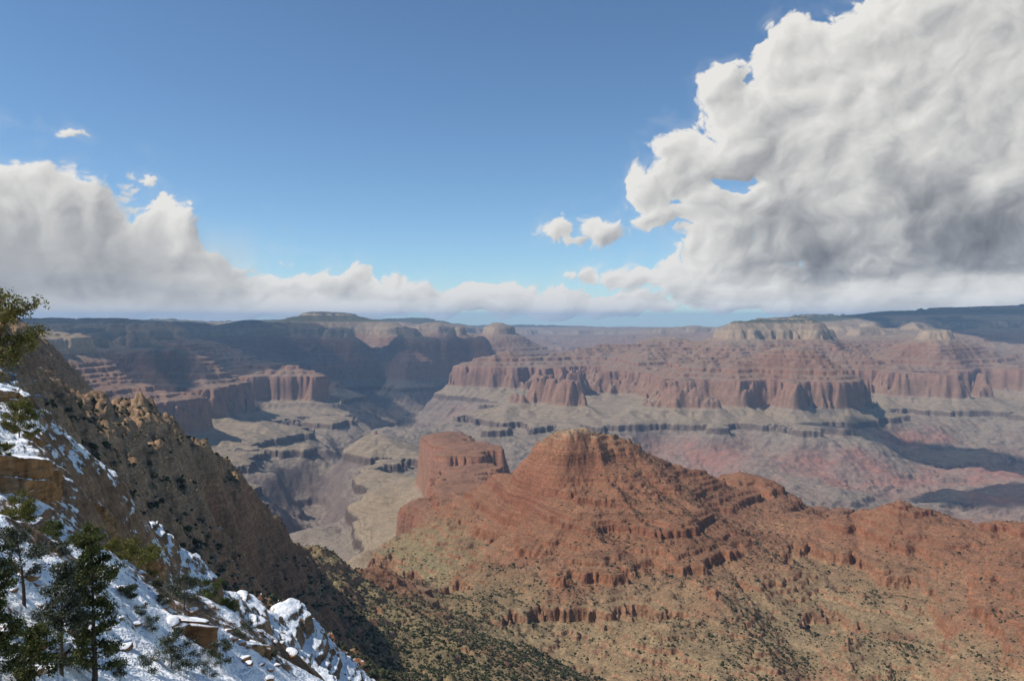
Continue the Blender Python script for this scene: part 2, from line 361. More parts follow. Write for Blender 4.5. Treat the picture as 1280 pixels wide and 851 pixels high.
# ------------------------------------------------------------------ noise
def hash2(ix, iy, seed):
    h = (ix.astype(np.uint32)*np.uint32(374761393) + iy.astype(np.uint32)*np.uint32(668265263) + np.uint32((seed*974711) & 0xffffffff))
    h = (h ^ (h >> np.uint32(13)))*np.uint32(1274126177)
    h = h ^ (h >> np.uint32(16))
    return h
GX = np.cos(np.arange(64)/64*2*np.pi).astype(np.float32); GY = np.sin(np.arange(64)/64*2*np.pi).astype(np.float32)
def perlin(x, y, seed=0):
    ca, sa = math.cos(.6+seed*1.9), math.sin(.6+seed*1.9)
    x, y = x*ca-y*sa, x*sa+y*ca
    xf = np.floor(x); yf = np.floor(y)
    ix = xf.astype(np.int64); iy = yf.astype(np.int64)
    fx = (x-xf).astype(np.float32); fy = (y-yf).astype(np.float32)
    u = fx*fx*fx*(fx*(fx*6-15)+10); v = fy*fy*fy*(fy*(fy*6-15)+10)
    def g(dx, dy):
        k = (hash2(ix+dx, iy+dy, seed) & np.uint32(63)).astype(np.int32)
        return GX[k]*(fx-dx)+GY[k]*(fy-dy)
    a = g(0, 0); b = g(1, 0); c = g(0, 1); d = g(1, 1)
    a += (b-a)*u; c += (d-c)*u
    return (a+(c-a)*v)*1.5
def octaves(X, Y, r, cell, lams, seed, ridged=False, lo=.02, hi=.16, amp=0.1):
    """sum of noise octaves whose wavelength suits the distance (fine near, coarse far)"""
    out = np.zeros(X.shape, np.float32)
    rr = np.broadcast_to(r, X.shape)
    for k, lam in enumerate(lams):
        w = sm(lam/cell, 2.2, 4.5)*(1-sm(lam/r, hi*.6, hi*1.6))
        w = w*np.clip(lam/(.05*r), .05, 1.6)**.4
        rows = np.where(w.reshape(len(w), -1).max(1) > 0.001)[0]
        if len(rows) == 0: continue
        a, b = rows[0], rows[-1]+1
        n = perlin(X[a:b]/lam+seed*7.3, Y[a:b]/lam-seed*3.1, seed+k)
        if ridged: n = 0.55-np.abs(n)*1.7
        out[a:b] += n*w[a:b]*(lam*amp)
    return out

# ------------------------------------------------------------------ stream erosion on the coarse grid
Tg, Lg = np.meshgrid(cth, clr)
Xc = (rC*np.sin(cth)[None]).astype(np.float32); Yc = (rC*np.cos(cth)[None]).astype(np.float32)
cellC = rC*CH
LAMS = [2.0**k for k in range(0, 12)]
n0 = octaves(Xc, Yc, rC, cellC, LAMS, 5, ridged=False, amp=.085, hi=.14)
n0 += octaves(Xc, Yc, rC, cellC, LAMS, 25, ridged=True, amp=.05, hi=.12)
sgrid = np.linspace(stb[0], stb[-1], 2000); zg = np.interp(sgrid, stb, zt)
dsdz = np.clip((Rinv(zg+70)-Rinv(zg-70))/140., .24, 1.0)      # quieter where a great cliff is compressed
quiet = 1-.75*np.exp(-((np.tan(cth)[None]*1000+640-530)/60.)**2)*sm(rC, 2900, 3300)*(1-sm(rC, 4100, 4500))
dzC = 1-(1-np.interp(s_c, sgrid, dsdz))*sm(rC, 2300, 2800)
s_n = s_c + n0*quiet*dzC*(1-.6*sm(rC, 9000, 12500))*(1-.85*sm(s_c, -70, -15)*sm(rC, 7000, 9000))
rsE = np.random.RandomState(5)
def erode(z0, iters, kf):
    ny, nx = z0.shape
    rr = np.broadcast_to(rC, z0.shape)
    z = z0.astype(np.float64).copy()
    idx = np.arange(ny*nx).reshape(ny, nx)
    offs = [(-1, 0, 1.), (1, 0, 1.), (0, -1, 1.), (0, 1, 1.), (-1, -1, 1.414), (-1, 1, 1.414), (1, -1, 1.414), (1, 1, 1.414)]
    for itn in range(iters):
        best = np.zeros((ny, nx)); rec = idx.copy()
        for dy, dx, L in offs:
            ys = slice(max(0, -dy), ny-max(0, dy)); yd = slice(max(0, dy), ny-max(0, -dy))
            xs = slice(max(0, -dx), nx-max(0, dx)); xd = slice(max(0, dx), nx-max(0, -dx))
            dz = (z[ys, xs]-z[yd, xd])/(cellC[ys]*L); dz = dz*rsE.uniform(.5, 1.5, dz.shape)
            bb = best[ys, xs]; m = dz > bb
            bb[m] = dz[m]; rc = rec[ys, xs]; rc[m] = idx[yd, xd][m]
        order = np.argsort(z, axis=None)          # low to high
        rec_l = rec.ravel().tolist(); ol = order.tolist()
        A = ((cellC**2)*np.ones((1, nx))).ravel().tolist()
        for i in reversed(ol):
            j = rec_l[i]
            if j != i: A[j] += A[i]
        Aa = np.array(A).reshape(ny, nx)
        # scale-free stream power: area measured against distance squared
        an = np.sqrt(Aa)/rr
        dist = np.hypot(Xc.ravel()-Xc.ravel()[rec.ravel()], Yc.ravel()-Yc.ravel()[rec.ravel()]).reshape(ny, nx)+1e-6
        F = (kf*an**0.9*rr/dist).ravel().tolist()
        zl = z.ravel().tolist()
        for i in ol:
            j = rec_l[i]
            if j != i:
                f = F[i]; zl[i] = (zl[i]+f*zl[j])/(1+f)
        z = np.array(zl).reshape(ny, nx)
    return z, an
def blur(a, n=1):
    for _ in range(n):
        a = (np.pad(a, ((1, 1), (0, 0)), 'edge')[:-2]+2*a+np.pad(a, ((1, 1), (0, 0)), 'edge')[2:])/4
        a = (np.pad(a, ((0, 0), (1, 1)), 'edge')[:, :-2]+2*a+np.pad(a, ((0, 0), (1, 1)), 'edge')[:, 2:])/4
    return a
calm = quiet*np.clip(dzC*1.3, 0, 1)*(1-.5*sm(rC, 9000, 12500))
calm = calm*(1-.5*sm(-s_c, -Rinv(-800), -Rinv(-930)))
pxC = np.tan(cth)[None]*1000+640
ribs = sm(rC, 420, 560)*(1-sm(rC, 900, 1100))*(1-sm(pxC, 300, 380))
def carve(s_in, st, iters, kf, limf, nb):
    global cellC, rC, Xc, Yc
    keep = (cellC, rC, Xc, Yc)
    g = s_in[::st, ::st]; cellC = cellC[::st]*st; rC = rC[::st]; Xc = Xc[::st, ::st]; Yc = Yc[::st, ::st]
    ze, fl = erode(g, iters, kf)
    de = np.clip(g-ze, 0, None); lim = limf*rC; de = lim*(1-np.exp(-de/lim))
    d = (-de + .75*blur(de, nb)).astype(np.float32)
    cellC, rC, Xc, Yc = keep
    if st > 1: d = resample(d, cth[0], DT*st, clr[0], DL*st, cth, clr)
    return d
s_e = s_n + carve(s_n, 3, 5, .30, .014, 8)*calm
s_e = s_e + carve(s_e, 1, 3, .20, .0045, 8)*calm*(1+.8*ribs)*(1-.6*sm(rC, 4500, 6000)*sm(1-np.interp(s_c, sgrid, dsdz), .3, .6))
print("erosion", round(time.time()-T0, 1))

# ------------------------------------------------------------------ fine log-polar grid
def rows():
    seg = [(13, 24, .02), (24, 60, .0042), (60, 135, .0022), (135, 500, .003), (500, 1080, .0021), (1080, 2400, .0015),
           (2400, 4000, .0040), (4000, 12000, .0011), (12000, 16000, .002), (16000, 30000, .006), (30000, 45500, .02)]
    out = []
    for a, b, d in seg:
        n = max(2, int(math.log(b/a)/(d/Q))); out.append(np.linspace(math.log(a), math.log(b), n, endpoint=False))
    return np.concatenate(out)
flr = rows(); FNT = int(1500*Q); fth = np.linspace(R_(-40), R_(40), FNT)
rF = np.exp(flr).astype(np.float32)[:, None]
XF = (np.exp(flr)[:, None]*np.sin(fth)[None]).astype(np.float32); YF = (np.exp(flr)[:, None]*np.cos(fth)[None]).astype(np.float32)
s = resample(s_e.astype(np.float32), cth[0], DT, clr[0], DL, fth, flr)
cellF = rF*(fth[1]-fth[0])
# detail below the coarse grid's resolution
LF = [2.0**k*0.25 for k in range(0, 12)]
wfine = (1-sm(np.array(1.0), 0, 1))
def fine_oct(seed, ridged, amp, hi):
    out = np.zeros(XF.shape, np.float32)
    for k, lam in enumerate(LF):
        w = (sm(lam/cellF, 1.8, 4.)*(1-sm(lam/cellF, 14, 30))).astype(np.float32)
        rws = np.where(w[:, 0] > 0.001)[0]
        if len(rws) == 0: continue
        a, b = rws[0], rws[-1]+1
        n = perlin(XF[a:b]/lam+seed*7.3, YF[a:b]/lam-seed*3.1, seed+k)
        if ridged: n = 0.5-np.abs(n)*1.7
        out[a:b] += n*w[a:b]*(lam*amp)
    return out
d1 = fine_oct(41, True, .10, 0) + fine_oct(61, False, .09, 0)
d1 *= (1-.15*sm(rF, 1000, 1200)*(1-sm(rF, 2600, 3200)))
d1 *= 1+.3*sm(rF, 420, 560)*(1-sm(rF, 900, 1100))*(1-sm(np.tan(np.broadcast_to(fth, XF.shape))*1000+640, 215, 250)).astype(np.float32)
d1 *= 1-.45*sm(rF, 600, 700)*(1-sm(rF, 1100, 1300))*(sm(np.tan(np.broadcast_to(fth, XF.shape))*1000+640, 225, 260)*(1-sm(np.tan(np.broadcast_to(fth, XF.shape))*1000+640, 420, 460))).astype(np.float32)
th_all = np.broadcast_to(fth.astype(np.float32)[None], XF.shape)
pxF = np.tan(th_all)*1000+640
rough = np.ones(XF.shape, np.float32)
rough *= 1-.75*sm(R_of(s), -900, -860)*(1-sm(R_of(s), -800, -760))      # the shale benches are smooth
snowslope = ((1-sm(rF, 58, 66))*(1-sm(pxF, 420, 470))).astype(np.float32)
rough *= 1-.55*snowslope
bz = np.zeros(XF.shape, np.float32)
for k, lam in enumerate((34., 17., 9., 4.5, 2.2, 1.1)):
    w = (sm(lam/cellF, 3, 7)*(1-sm(lam/rF, .045, .11))).astype(np.float32); rws = np.where(w[:, 0] > .001)[0]
    if len(rws) == 0: continue
    a, b = rws[0], rws[-1]+1
    bz[a:b] += (np.abs(perlin(XF[a:b]/lam, YF[a:b]/lam, 700+k))*2-.5)*lam*.20*w[a:b]
px_ = (np.tan(np.broadcast_to(fth, XF.shape))*1000+640)
bz *= ((.5+.6*sm(rF, 300, 420))*sm(rF, 62, 80)*(1-sm(rF, 1000, 1250))*(1-sm(px_, 420, 520))+.36*sm(rF, 1000, 1300)*(1-sm(rF, 2300, 2600))).astype(np.float32)
d1 += bz
s = s + d1*rough*(1-(1-np.interp(s, sgrid, dsdz))*sm(rF, 2300, 2800)).astype(np.float32)*(1-.6*sm(rF, 9000, 12500)).astype(np.float32)
dp = (dip(th_all, rF) + 9*perlin(XF/2300., YF/2300., 77)*sm(rF, 400, 2500)).astype(np.float32)
zr = R_of(s).astype(np.float32)
lin_ = s + (np.interp(s, stb[::1], zt)*0)                               # unterraced height
# beds come and go along the slopes: blend bedded and unbedded height within a formation
lz = np.array([400, -90, -140, -240, -310, -560, -775, -830, -880, -925, -1800.])[::-1]
fN = sm(rF, 2300, 2900).astype(np.float32); smooth_z = (Rn(s)*(1-fN)+Rs(s)*fN).astype(np.float32)
hb = perlin(XF/420., YF/420., 91)*.5+perlin(XF/130., YF/130., 92)*.35
hb = np.clip(.95+hb*.7, .45, 1).astype(np.float32)
hb = hb*sm(rF, 2300, 2900)
z = smooth_z + (zr-smooth_z)*hb
# thin beds for the nearer ground
def thin(zv, tmin, tmax, seed, hard):
    r2 = np.random.RandomState(seed); a = [-1500.]; b = [-1500.]
    k = 0
    while a[-1] < 420:
        h = r2.uniform(tmin, tmax)*(.85 if k % 2 else 1.); f = hard if k % 2 else 1.0; k += 1
        a.append(a[-1]+h); b.append(b[-1]+h*f)
    a = np.array(a); b = np.array(b); b = -1500+(b+1500)*(a[-1]+1500)/(b[-1]+1500)
    # remove drift so the mapping is local
    drift = np.interp(b, b[::12], a[::12]); bb = b + 0
    return np.interp(zv, drift, a)
zt1 = thin(z, 2.2, 6.5, 3, .16).astype(np.float32); w1 = (1-sm(rF, 700, 1100))*sm(rF, 60, 200)
z += (thin(z, 9, 27, 15, .10).astype(np.float32)-z)*(sm(-z, 290, 345)*sm(rF, 1150, 1350)*(1-sm(rF, 2300, 2800)))*np.clip(.62+perlin(XF/160., YF/160., 98)*1.2, 0, .95)
z += (thin(z, 2.0, 9, 5, .07).astype(np.float32)-z)*(sm(rF, 650, 1000)*(1-sm(rF, 2600, 3600)))*np.clip(.85+perlin(XF/90., YF/90., 97), .1, 1)*.9
jit = np.clip(.75+perlin(XF/60., YF/60., 95)*1.2, 0, 1)
z += (zt1-z)*w1*jit*(1-.9*snowslope)*.85
zt2 = thin(z, .5, 1.9, 4, .2).astype(np.float32); w2 = (1-sm(rF, 300, 600))*sm(rF, 30, 60)
jit2 = np.clip(.7+perlin(XF/14., YF/14., 96)*1.2, 0, 1)
z += (zt2-z)*w2*jit2*(1-.9*snowslope)*.9
strat = z - (78-86*sm(rF, 850, 1850)+8*sm(rF, 2400, 3200)).astype(np.float32)
z = z + dp
print("fine grid", XF.shape, round(time.time()-T0, 1))

# ------------------------------------------------------------------ surface attributes
snow = np.zeros(XF.shape, np.float32)
snow += (1-sm(rF, 60, 72))*(1-sm(pxF, 450, 520))*(.86+.5*perlin(XF/7., YF/7., 811))
snow += .77*sm(rF, 60, 72)*(1-sm(rF, 270, 430))*(1-sm(pxF, 480, 560))
snow += .50*sm(rF, 250, 300)*(1-sm(rF, 560, 640))*(1-sm(pxF, 40, 110))
snow += .40*sm(rF, 300, 420)*(1-sm(rF, 700, 800))*sm(pxF, 200, 260)*(1-sm(pxF, 440, 520))
snow += .30*sm(rF, 900, 1000)*(1-sm(rF, 1600, 1800))*(1-sm(pxF, 110, 200))
snow += .34*sm(rF, 8500, 9500)*(1-sm(rF, 16000, 18000))*(1-sm(pxF, 300, 420))*sm(strat, -200, -60)
snow = np.clip(snow, 0, 1)
tan_ = (sm(-strat, 440, 545)*(1-sm(rF, 1900, 2300))).astype(np.float32)
tan_ = np.maximum(tan_, (1-sm(rF, 1180, 1300))*sm(rF, 560, 640)*sm(pxF, 230, 300)*.9)
dox = (sm(pxF, 520, 620)*sm(-strat, 925, 1020)).astype(np.float32)

# ------------------------------------------------------------------ terrain objects cut from the one survey
def z_at(x, y):
    r = math.hypot(x, y); th = math.atan2(x, y)
    i = np.searchsorted(flr, math.log(r))-1; j = int((th-fth[0])/(fth[1]-fth[0]))
    i = max(0, min(len(flr)-2, i)); j = max(0, min(FNT-2, j))
    a = (math.log(r)-flr[i])/(flr[i+1]-flr[i]); b = (th-fth[j])/(fth[1]-fth[0])
    return float((z[i, j]*(1-a)+z[i+1, j]*a)*(1-b)+(z[i, j+1]*(1-a)+z[i+1, j+1]*a)*b)

def terrain_object(name, i0, i1, mask, mat):
    """rows i0..i1 of the grid, faces where mask is true"""
    sub = slice(i0, i1+1); ny = i1-i0+1; nx = FNT
    idx = np.arange(ny*nx).reshape(ny, nx)
    q = np.stack([idx[:-1, :-1], idx[:-1, 1:], idx[1:, 1:], idx[1:, :-1]], -1)
    q = q.reshape(-1, 4) if mask is None else q[mask[i0:i1, :-1]]
    used = np.zeros(ny*nx, bool); used[q.ravel()] = True
    remap = np.cumsum(used)-1; q = remap[q].astype(np.int32)
    co = np.stack([XF[sub].ravel(), YF[sub].ravel(), z[sub].ravel()], -1)[used]
    me = bpy.data.meshes.new(name)
    me.vertices.add(len(co)); me.vertices.foreach_set("co", co.astype(np.float32).ravel())
    me.loops.add(q.size); me.loops.foreach_set("vertex_index", q.ravel())
    me.polygons.add(len(q)); me.polygons.foreach_set("loop_start", np.arange(0, q.size, 4, dtype=np.int32))
    me.update(calc_edges=True)
    for an, arr in (("snow", snow), ("strat", strat), ("tan", tan_), ("dox", dox)):
        at = me.attributes.new(an, 'FLOAT', 'POINT'); at.data.foreach_set("value", np.ascontiguousarray(arr[sub]).ravel()[used].astype(np.float32))
    me.materials.append(mat)
    me.shade_smooth() if False else None
    o = bpy.data.objects.new(name, me); COL.objects.link(o); o["kind"] = "structure"
    return o

def rock_material():
    m = bpy.data.materials.new("canyon_rock"); m.use_nodes = True; t = m.node_tree; t.nodes.clear(); N = NT(t)
    geo = N.new('ShaderNodeNewGeometry'); P = geo.outputs['Position']; nz = N.xyz(geo.outputs['Normal'])[2]
    strat_ = N.attr('strat'); snow_ = N.attr('snow'); tan = N.attr('tan'); dx = N.attr('dox')
    big = N.noise(P, .0011, 5, .6); mid = N.noise(P, .02, 5, .6); fine = N.noise(P, .35, 4, .65)
    sw = N.math('ADD', strat_, N.lin(big, .2, .8, -26, 26)); sw = N.math('ADD', sw, N.lin(mid, .2, .8, -7, 7))
    f = N.lin(sw, -1400, 200)
    def st(zv): return (zv+1400)/1600.
    # bedrock by formation
    rock = N.ramp(f, [(st(-1300), (.165, .125, .105)), (st(-935), (.15, .115, .10)), (st(-920), (.10, .075, .062)), (st(-885), (.12, .088, .07)),
        (st(-872), (.27, .22, .16)), (st(-790), (.26, .20, .145)), (st(-770), (.27, .15, .095)), (st(-680), (.29, .155, .095)), (st(-575), (.29, .145, .095)),
        (st(-555), (.225, .098, .054)), (st(-480), (.24, .108, .058)), (st(-400), (.20, .084, .048)), (st(-320), (.255, .115, .064)), (st(-262), (.27, .135, .077)),
        (st(-238), (.38, .265, .16)), (st(-150), (.40, .30, .195)), (st(-135), (.33, .24, .155)), (st(-60), (.31, .23, .155)), (st(60), (.33, .28, .22))])
    soil = N.ramp(f, [(st(-1300), (.20, .155, .12)), (st(-950), (.22, .175, .135)), (st(-900), (.22, .18, .13)), (st(-872), (.27, .205, .132)), (st(-790), (.27, .205, .132)),
        (st(-740), (.27, .20, .14)), (st(-560), (.225, .115, .068)), (st(-430), (.22, .108, .06)), (st(-300), (.225, .112, .062)), (st(-230), (.30, .215, .13)),
        (st(-100), (.27, .19, .115)), (st(60), (.25, .185, .12))])
    # far side mixed towards muted tan; snowbound ledges near the rim darker brown
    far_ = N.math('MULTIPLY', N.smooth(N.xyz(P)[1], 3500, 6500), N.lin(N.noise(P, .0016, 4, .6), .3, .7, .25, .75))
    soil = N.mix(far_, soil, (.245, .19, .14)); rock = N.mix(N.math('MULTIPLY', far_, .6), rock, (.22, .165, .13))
    # red shales of the lower canyon on the far side
    dfac = N.math('MULTIPLY', dx, N.smooth(N.noise(P, .0009, 3, .5), .40, .56))
    dcol = N.mix(N.smooth(N.noise(P, .004, 4, .6), .35, .65), (.29, .145, .108), (.24, .165, .13))
    soil = N.mix(dfac, soil, dcol); rock = N.mix(dfac, rock, N.mix(.5, rock, dcol))
    # buff, scrubby ground low on the near slopes
    tf = N.math('MULTIPLY', tan, N.smooth(N.math('ADD', N.noise(P, .006, 5, .62), N.math('MULTIPLY', tan, .16)), .42, .62))
    vf = N.math('MULTIPLY', N.smooth(N.xyz(P)[0], 60, -60), .7)
    soil = N.mix(tf, soil, N.mix(vf, (.25, .178, .10), (.20, .165, .085))); rock = N.mix(N.math('MULTIPLY', tf, .5), rock, (.30, .2, .12))
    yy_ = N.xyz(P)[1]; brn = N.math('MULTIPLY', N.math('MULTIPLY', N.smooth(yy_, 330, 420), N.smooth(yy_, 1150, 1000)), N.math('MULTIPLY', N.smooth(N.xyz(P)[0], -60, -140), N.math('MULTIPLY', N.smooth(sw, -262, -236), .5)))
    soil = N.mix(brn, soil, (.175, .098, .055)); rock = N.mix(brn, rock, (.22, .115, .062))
    snow_brown = N.math('MULTIPLY', N.smooth(snow_, .44, .62), .75)
    soil = N.mix(snow_brown, soil, (.16, .105, .068)); rock = N.mix(snow_brown, rock, (.19, .105, .062))
    # thin bedding
    z_ = N.math('ADD', strat_, N.lin(mid, 0, 1, -6, 6))
    bed = N.noise(N.cxyz(0, 0, N.math('MULTIPLY', z_, 1.)), .16, 6, .75)
    bed2 = N.noise(N.cxyz(N.math('MULTIPLY', N.xyz(P)[0], .02), N.math('MULTIPLY', N.xyz(P)[1], .02), z_), .9, 4, .7)
    rock = N.mix(1., rock, N.ramp(bed, [(.3, (.62, .60, .60)), (.5, (1, 1, 1)), (.68, (1.32, 1.34, 1.36))]), 'MULTIPLY')
    rock = N.mix(.6, rock, N.ramp(bed2, [(.34, (.62, .6, .58)), (.62, (1.3, 1.28, 1.25))]), 'MULTIPLY')
    soil = N.mix(.8, soil, N.ramp(bed, [(.36, (.66, .63, .62)), (.5, (1, 1, 1)), (.62, (1.3, 1.3, 1.28))]), 'MULTIPLY')
    steep = N.smooth(N.math('ADD', nz, N.lin(fine, .3, .7, -.08, .08)), .86, .66)
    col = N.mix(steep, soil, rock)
    col = N.mix(1., col, N.ramp(mid, [(.3, (.80, .80, .82)), (.7, (1.16, 1.15, 1.13))]), 'MULTIPLY')
    col = N.mix(1., col, N.ramp(fine, [(.3, (.84, .84, .84)), (.7, (1.15, 1.15, 1.15))]), 'MULTIPLY')
    deb2 = N.noise(P, .2, 3, .7)
    col = N.mix(.9, col, N.ramp(deb2, [(.36, (.70, .68, .66)), (.5, (1, 1, 1)), (.64, (1.26, 1.25, 1.24))]), 'MULTIPLY')
    deb = N.noise(P, .75, 3, .75)
    col = N.mix(.8, col, N.ramp(deb, [(.36, (.62, .60, .58)), (.5, (1, 1, 1)), (.64, (1.35, 1.33, 1.3))]), 'MULTIPLY')
    # distance-independent pebble/brush speckle
    spk = N.noise(P, .11, 3, .6); sp2 = N.noise(P, .9, 2, .6)
    bush = N.math('MULTIPLY', N.smooth(spk, .57, .64), N.smooth(sp2, .42, .56))
    bush = N.math('MULTIPLY', bush, N.smooth(nz, .62, .78))
    col = N.mix(N.math('MULTIPLY', bush, .55), col, (.07, .078, .04))
    wood = N.math('MULTIPLY', N.math('MULTIPLY', N.smooth(N.math('ADD', strat_, N.lin(fine, .3, .7, -12, 12)), -75, -35), N.smooth(nz, .80, .92)), N.smooth(N.xyz(P)[1], 4000, 6000))
    col = N.mix(N.math('MULTIPLY', wood, .9), col, (.055, .062, .038))
    # snow lies on flat places
    sn = N.noise(P, .22, 6, .68); sn2 = N.noise(P, 1.9, 4, .7)
    lie = N.math('ADD', N.math('MULTIPLY', nz, .9), N.math('ADD', N.lin(sn, .25, .75, -.30, .30), N.lin(sn2, .25, .75, -.18, .18)))
    sfac = N.smooth(N.math('ADD', lie, N.math('MULTIPLY', snow_, .95)), 1.28, 1.40)
    sfac = N.math('MULTIPLY', sfac, N.smooth(snow_, .04, .16))
    col = N.mix(sfac, col, (.85, .86, .875))
    bs = N.new('ShaderNodeBsdfPrincipled'); N.put(bs.inputs['Base Color'], col); bs.inputs['Roughness'].default_value = .9
    bs.inputs['Specular IOR Level'].default_value = .15
    # relief
    b1 = N.new('ShaderNodeBump'); b1.inputs['Strength'].default_value = .8; b1.inputs['Distance'].default_value = 2.2
    N.put(b1.inputs['Height'], N.noise(P, .16, 6, .7))
    b2 = N.new('ShaderNodeBump'); b2.inputs['Strength'].default_value = .6; b2.inputs['Distance'].default_value = .35
    N.put(b2.inputs['Height'], N.noise(P, 1.3, 5, .68)); N.put(b2.inputs['Normal'], b1.outputs[0])
    N.put(bs.inputs['Normal'], b2.outputs[0])
    out = N.new('ShaderNodeOutputMaterial'); t.links.new(bs.outputs[0], out.inputs[0])
    return m
ROCK = rock_material()
def row_of(r): return int(np.searchsorted(flr, math.log(r)))
rb = np.array([0])
terrain_object("canyon_terrain", 0, len(flr)-1, None, ROCK)
print("mesh", round(time.time()-T0, 1))

def make_haze():
    zlo = float(z.min())-1.0; zhi = max(float(z.max()), 8.0)+2.0
    bm = bmesh.new(); bmesh.ops.create_cube(bm, size=1)
    me = bpy.data.meshes.new("haze"); bm.to_mesh(me)
    for v in me.vertices: v.co = ((v.co.x)*92000, (v.co.y)*92000, zlo if v.co.z < 0 else zhi)
    o = bpy.data.objects.new("haze", me); COL.objects.link(o); o["kind"] = "stuff"
    m = bpy.data.materials.new("air"); m.use_nodes = True; t = m.node_tree; t.nodes.clear(); N = NT(t)
    v = N.new('ShaderNodeVolumePrincipled'); v.inputs['Color'].default_value = (.44, .68, 1, 1)
    v.inputs['Density'].default_value = 2.8e-5; v.inputs['Anisotropy'].default_value = 0.1
    out = N.new('ShaderNodeOutputMaterial'); t.links.new(v.outputs[0], out.inputs['Volume'])
    me.materials.append(m)
make_haze()
# the rim underfoot and behind the viewpoint
def rim_ground():
    rr = np.r_[0.01, np.geomspace(.5, 45, 60)]; aa = np.linspace(-math.pi, math.pi, 361)
    A2, R2 = np.meshgrid(aa, rr); edge = math.radians(39.8); r13 = math.exp(flr[0])*1.02
    zz_ = np.zeros(A2.shape)
    for i in range(A2.shape[0]):
        for j in range(A2.shape[1]):
            a, r = A2[i, j], R2[i, j]; ac = max(-edge, min(edge, a)); re = max(r, r13)
            ze = z_at(re*math.sin(ac), re*math.cos(ac))
            if r < r13: ze = -1.7+(ze+1.7)*(r/r13)
            w = min(1, max(0, (abs(a)-edge)/math.radians(45))); w = w*w*(3-2*w)
            zz_[i, j] = ze*(1-w)+(-1.7-.02*r)*w
    zz_ += .12*perlin(R2*np.sin(A2)/1.5, R2*np.cos(A2)/1.5, 900)*(R2 > 1.5)*(np.abs(A2) > edge+.05)
    keep = ~((np.abs(A2) < edge-.02) & (R2 > r13))
    ny, nx = A2.shape; idx = np.arange(ny*nx).reshape(ny, nx)
    q = np.stack([idx[:-1, :-1], idx[1:, :-1], idx[1:, 1:], idx[:-1, 1:]], -1)
    q = q[keep[:-1, :-1] & keep[:-1, 1:]]
    me = bpy.data.meshes.new("rim_ground"); co = np.stack([R2*np.sin(A2), R2*np.cos(A2), zz_-.03], -1).reshape(-1, 3)
    me.from_pydata(co.tolist(), [], q.tolist()); me.update()
    at = me.attributes.new("snow", 'FLOAT', 'POINT'); at.data.foreach_set("value", np.full(len(co), .8, np.float32))
    me.materials.append(ROCK); o = bpy.data.objects.new("rim_ground", me); COL.objects.link(o); o["kind"] = "structure"
rim_ground()

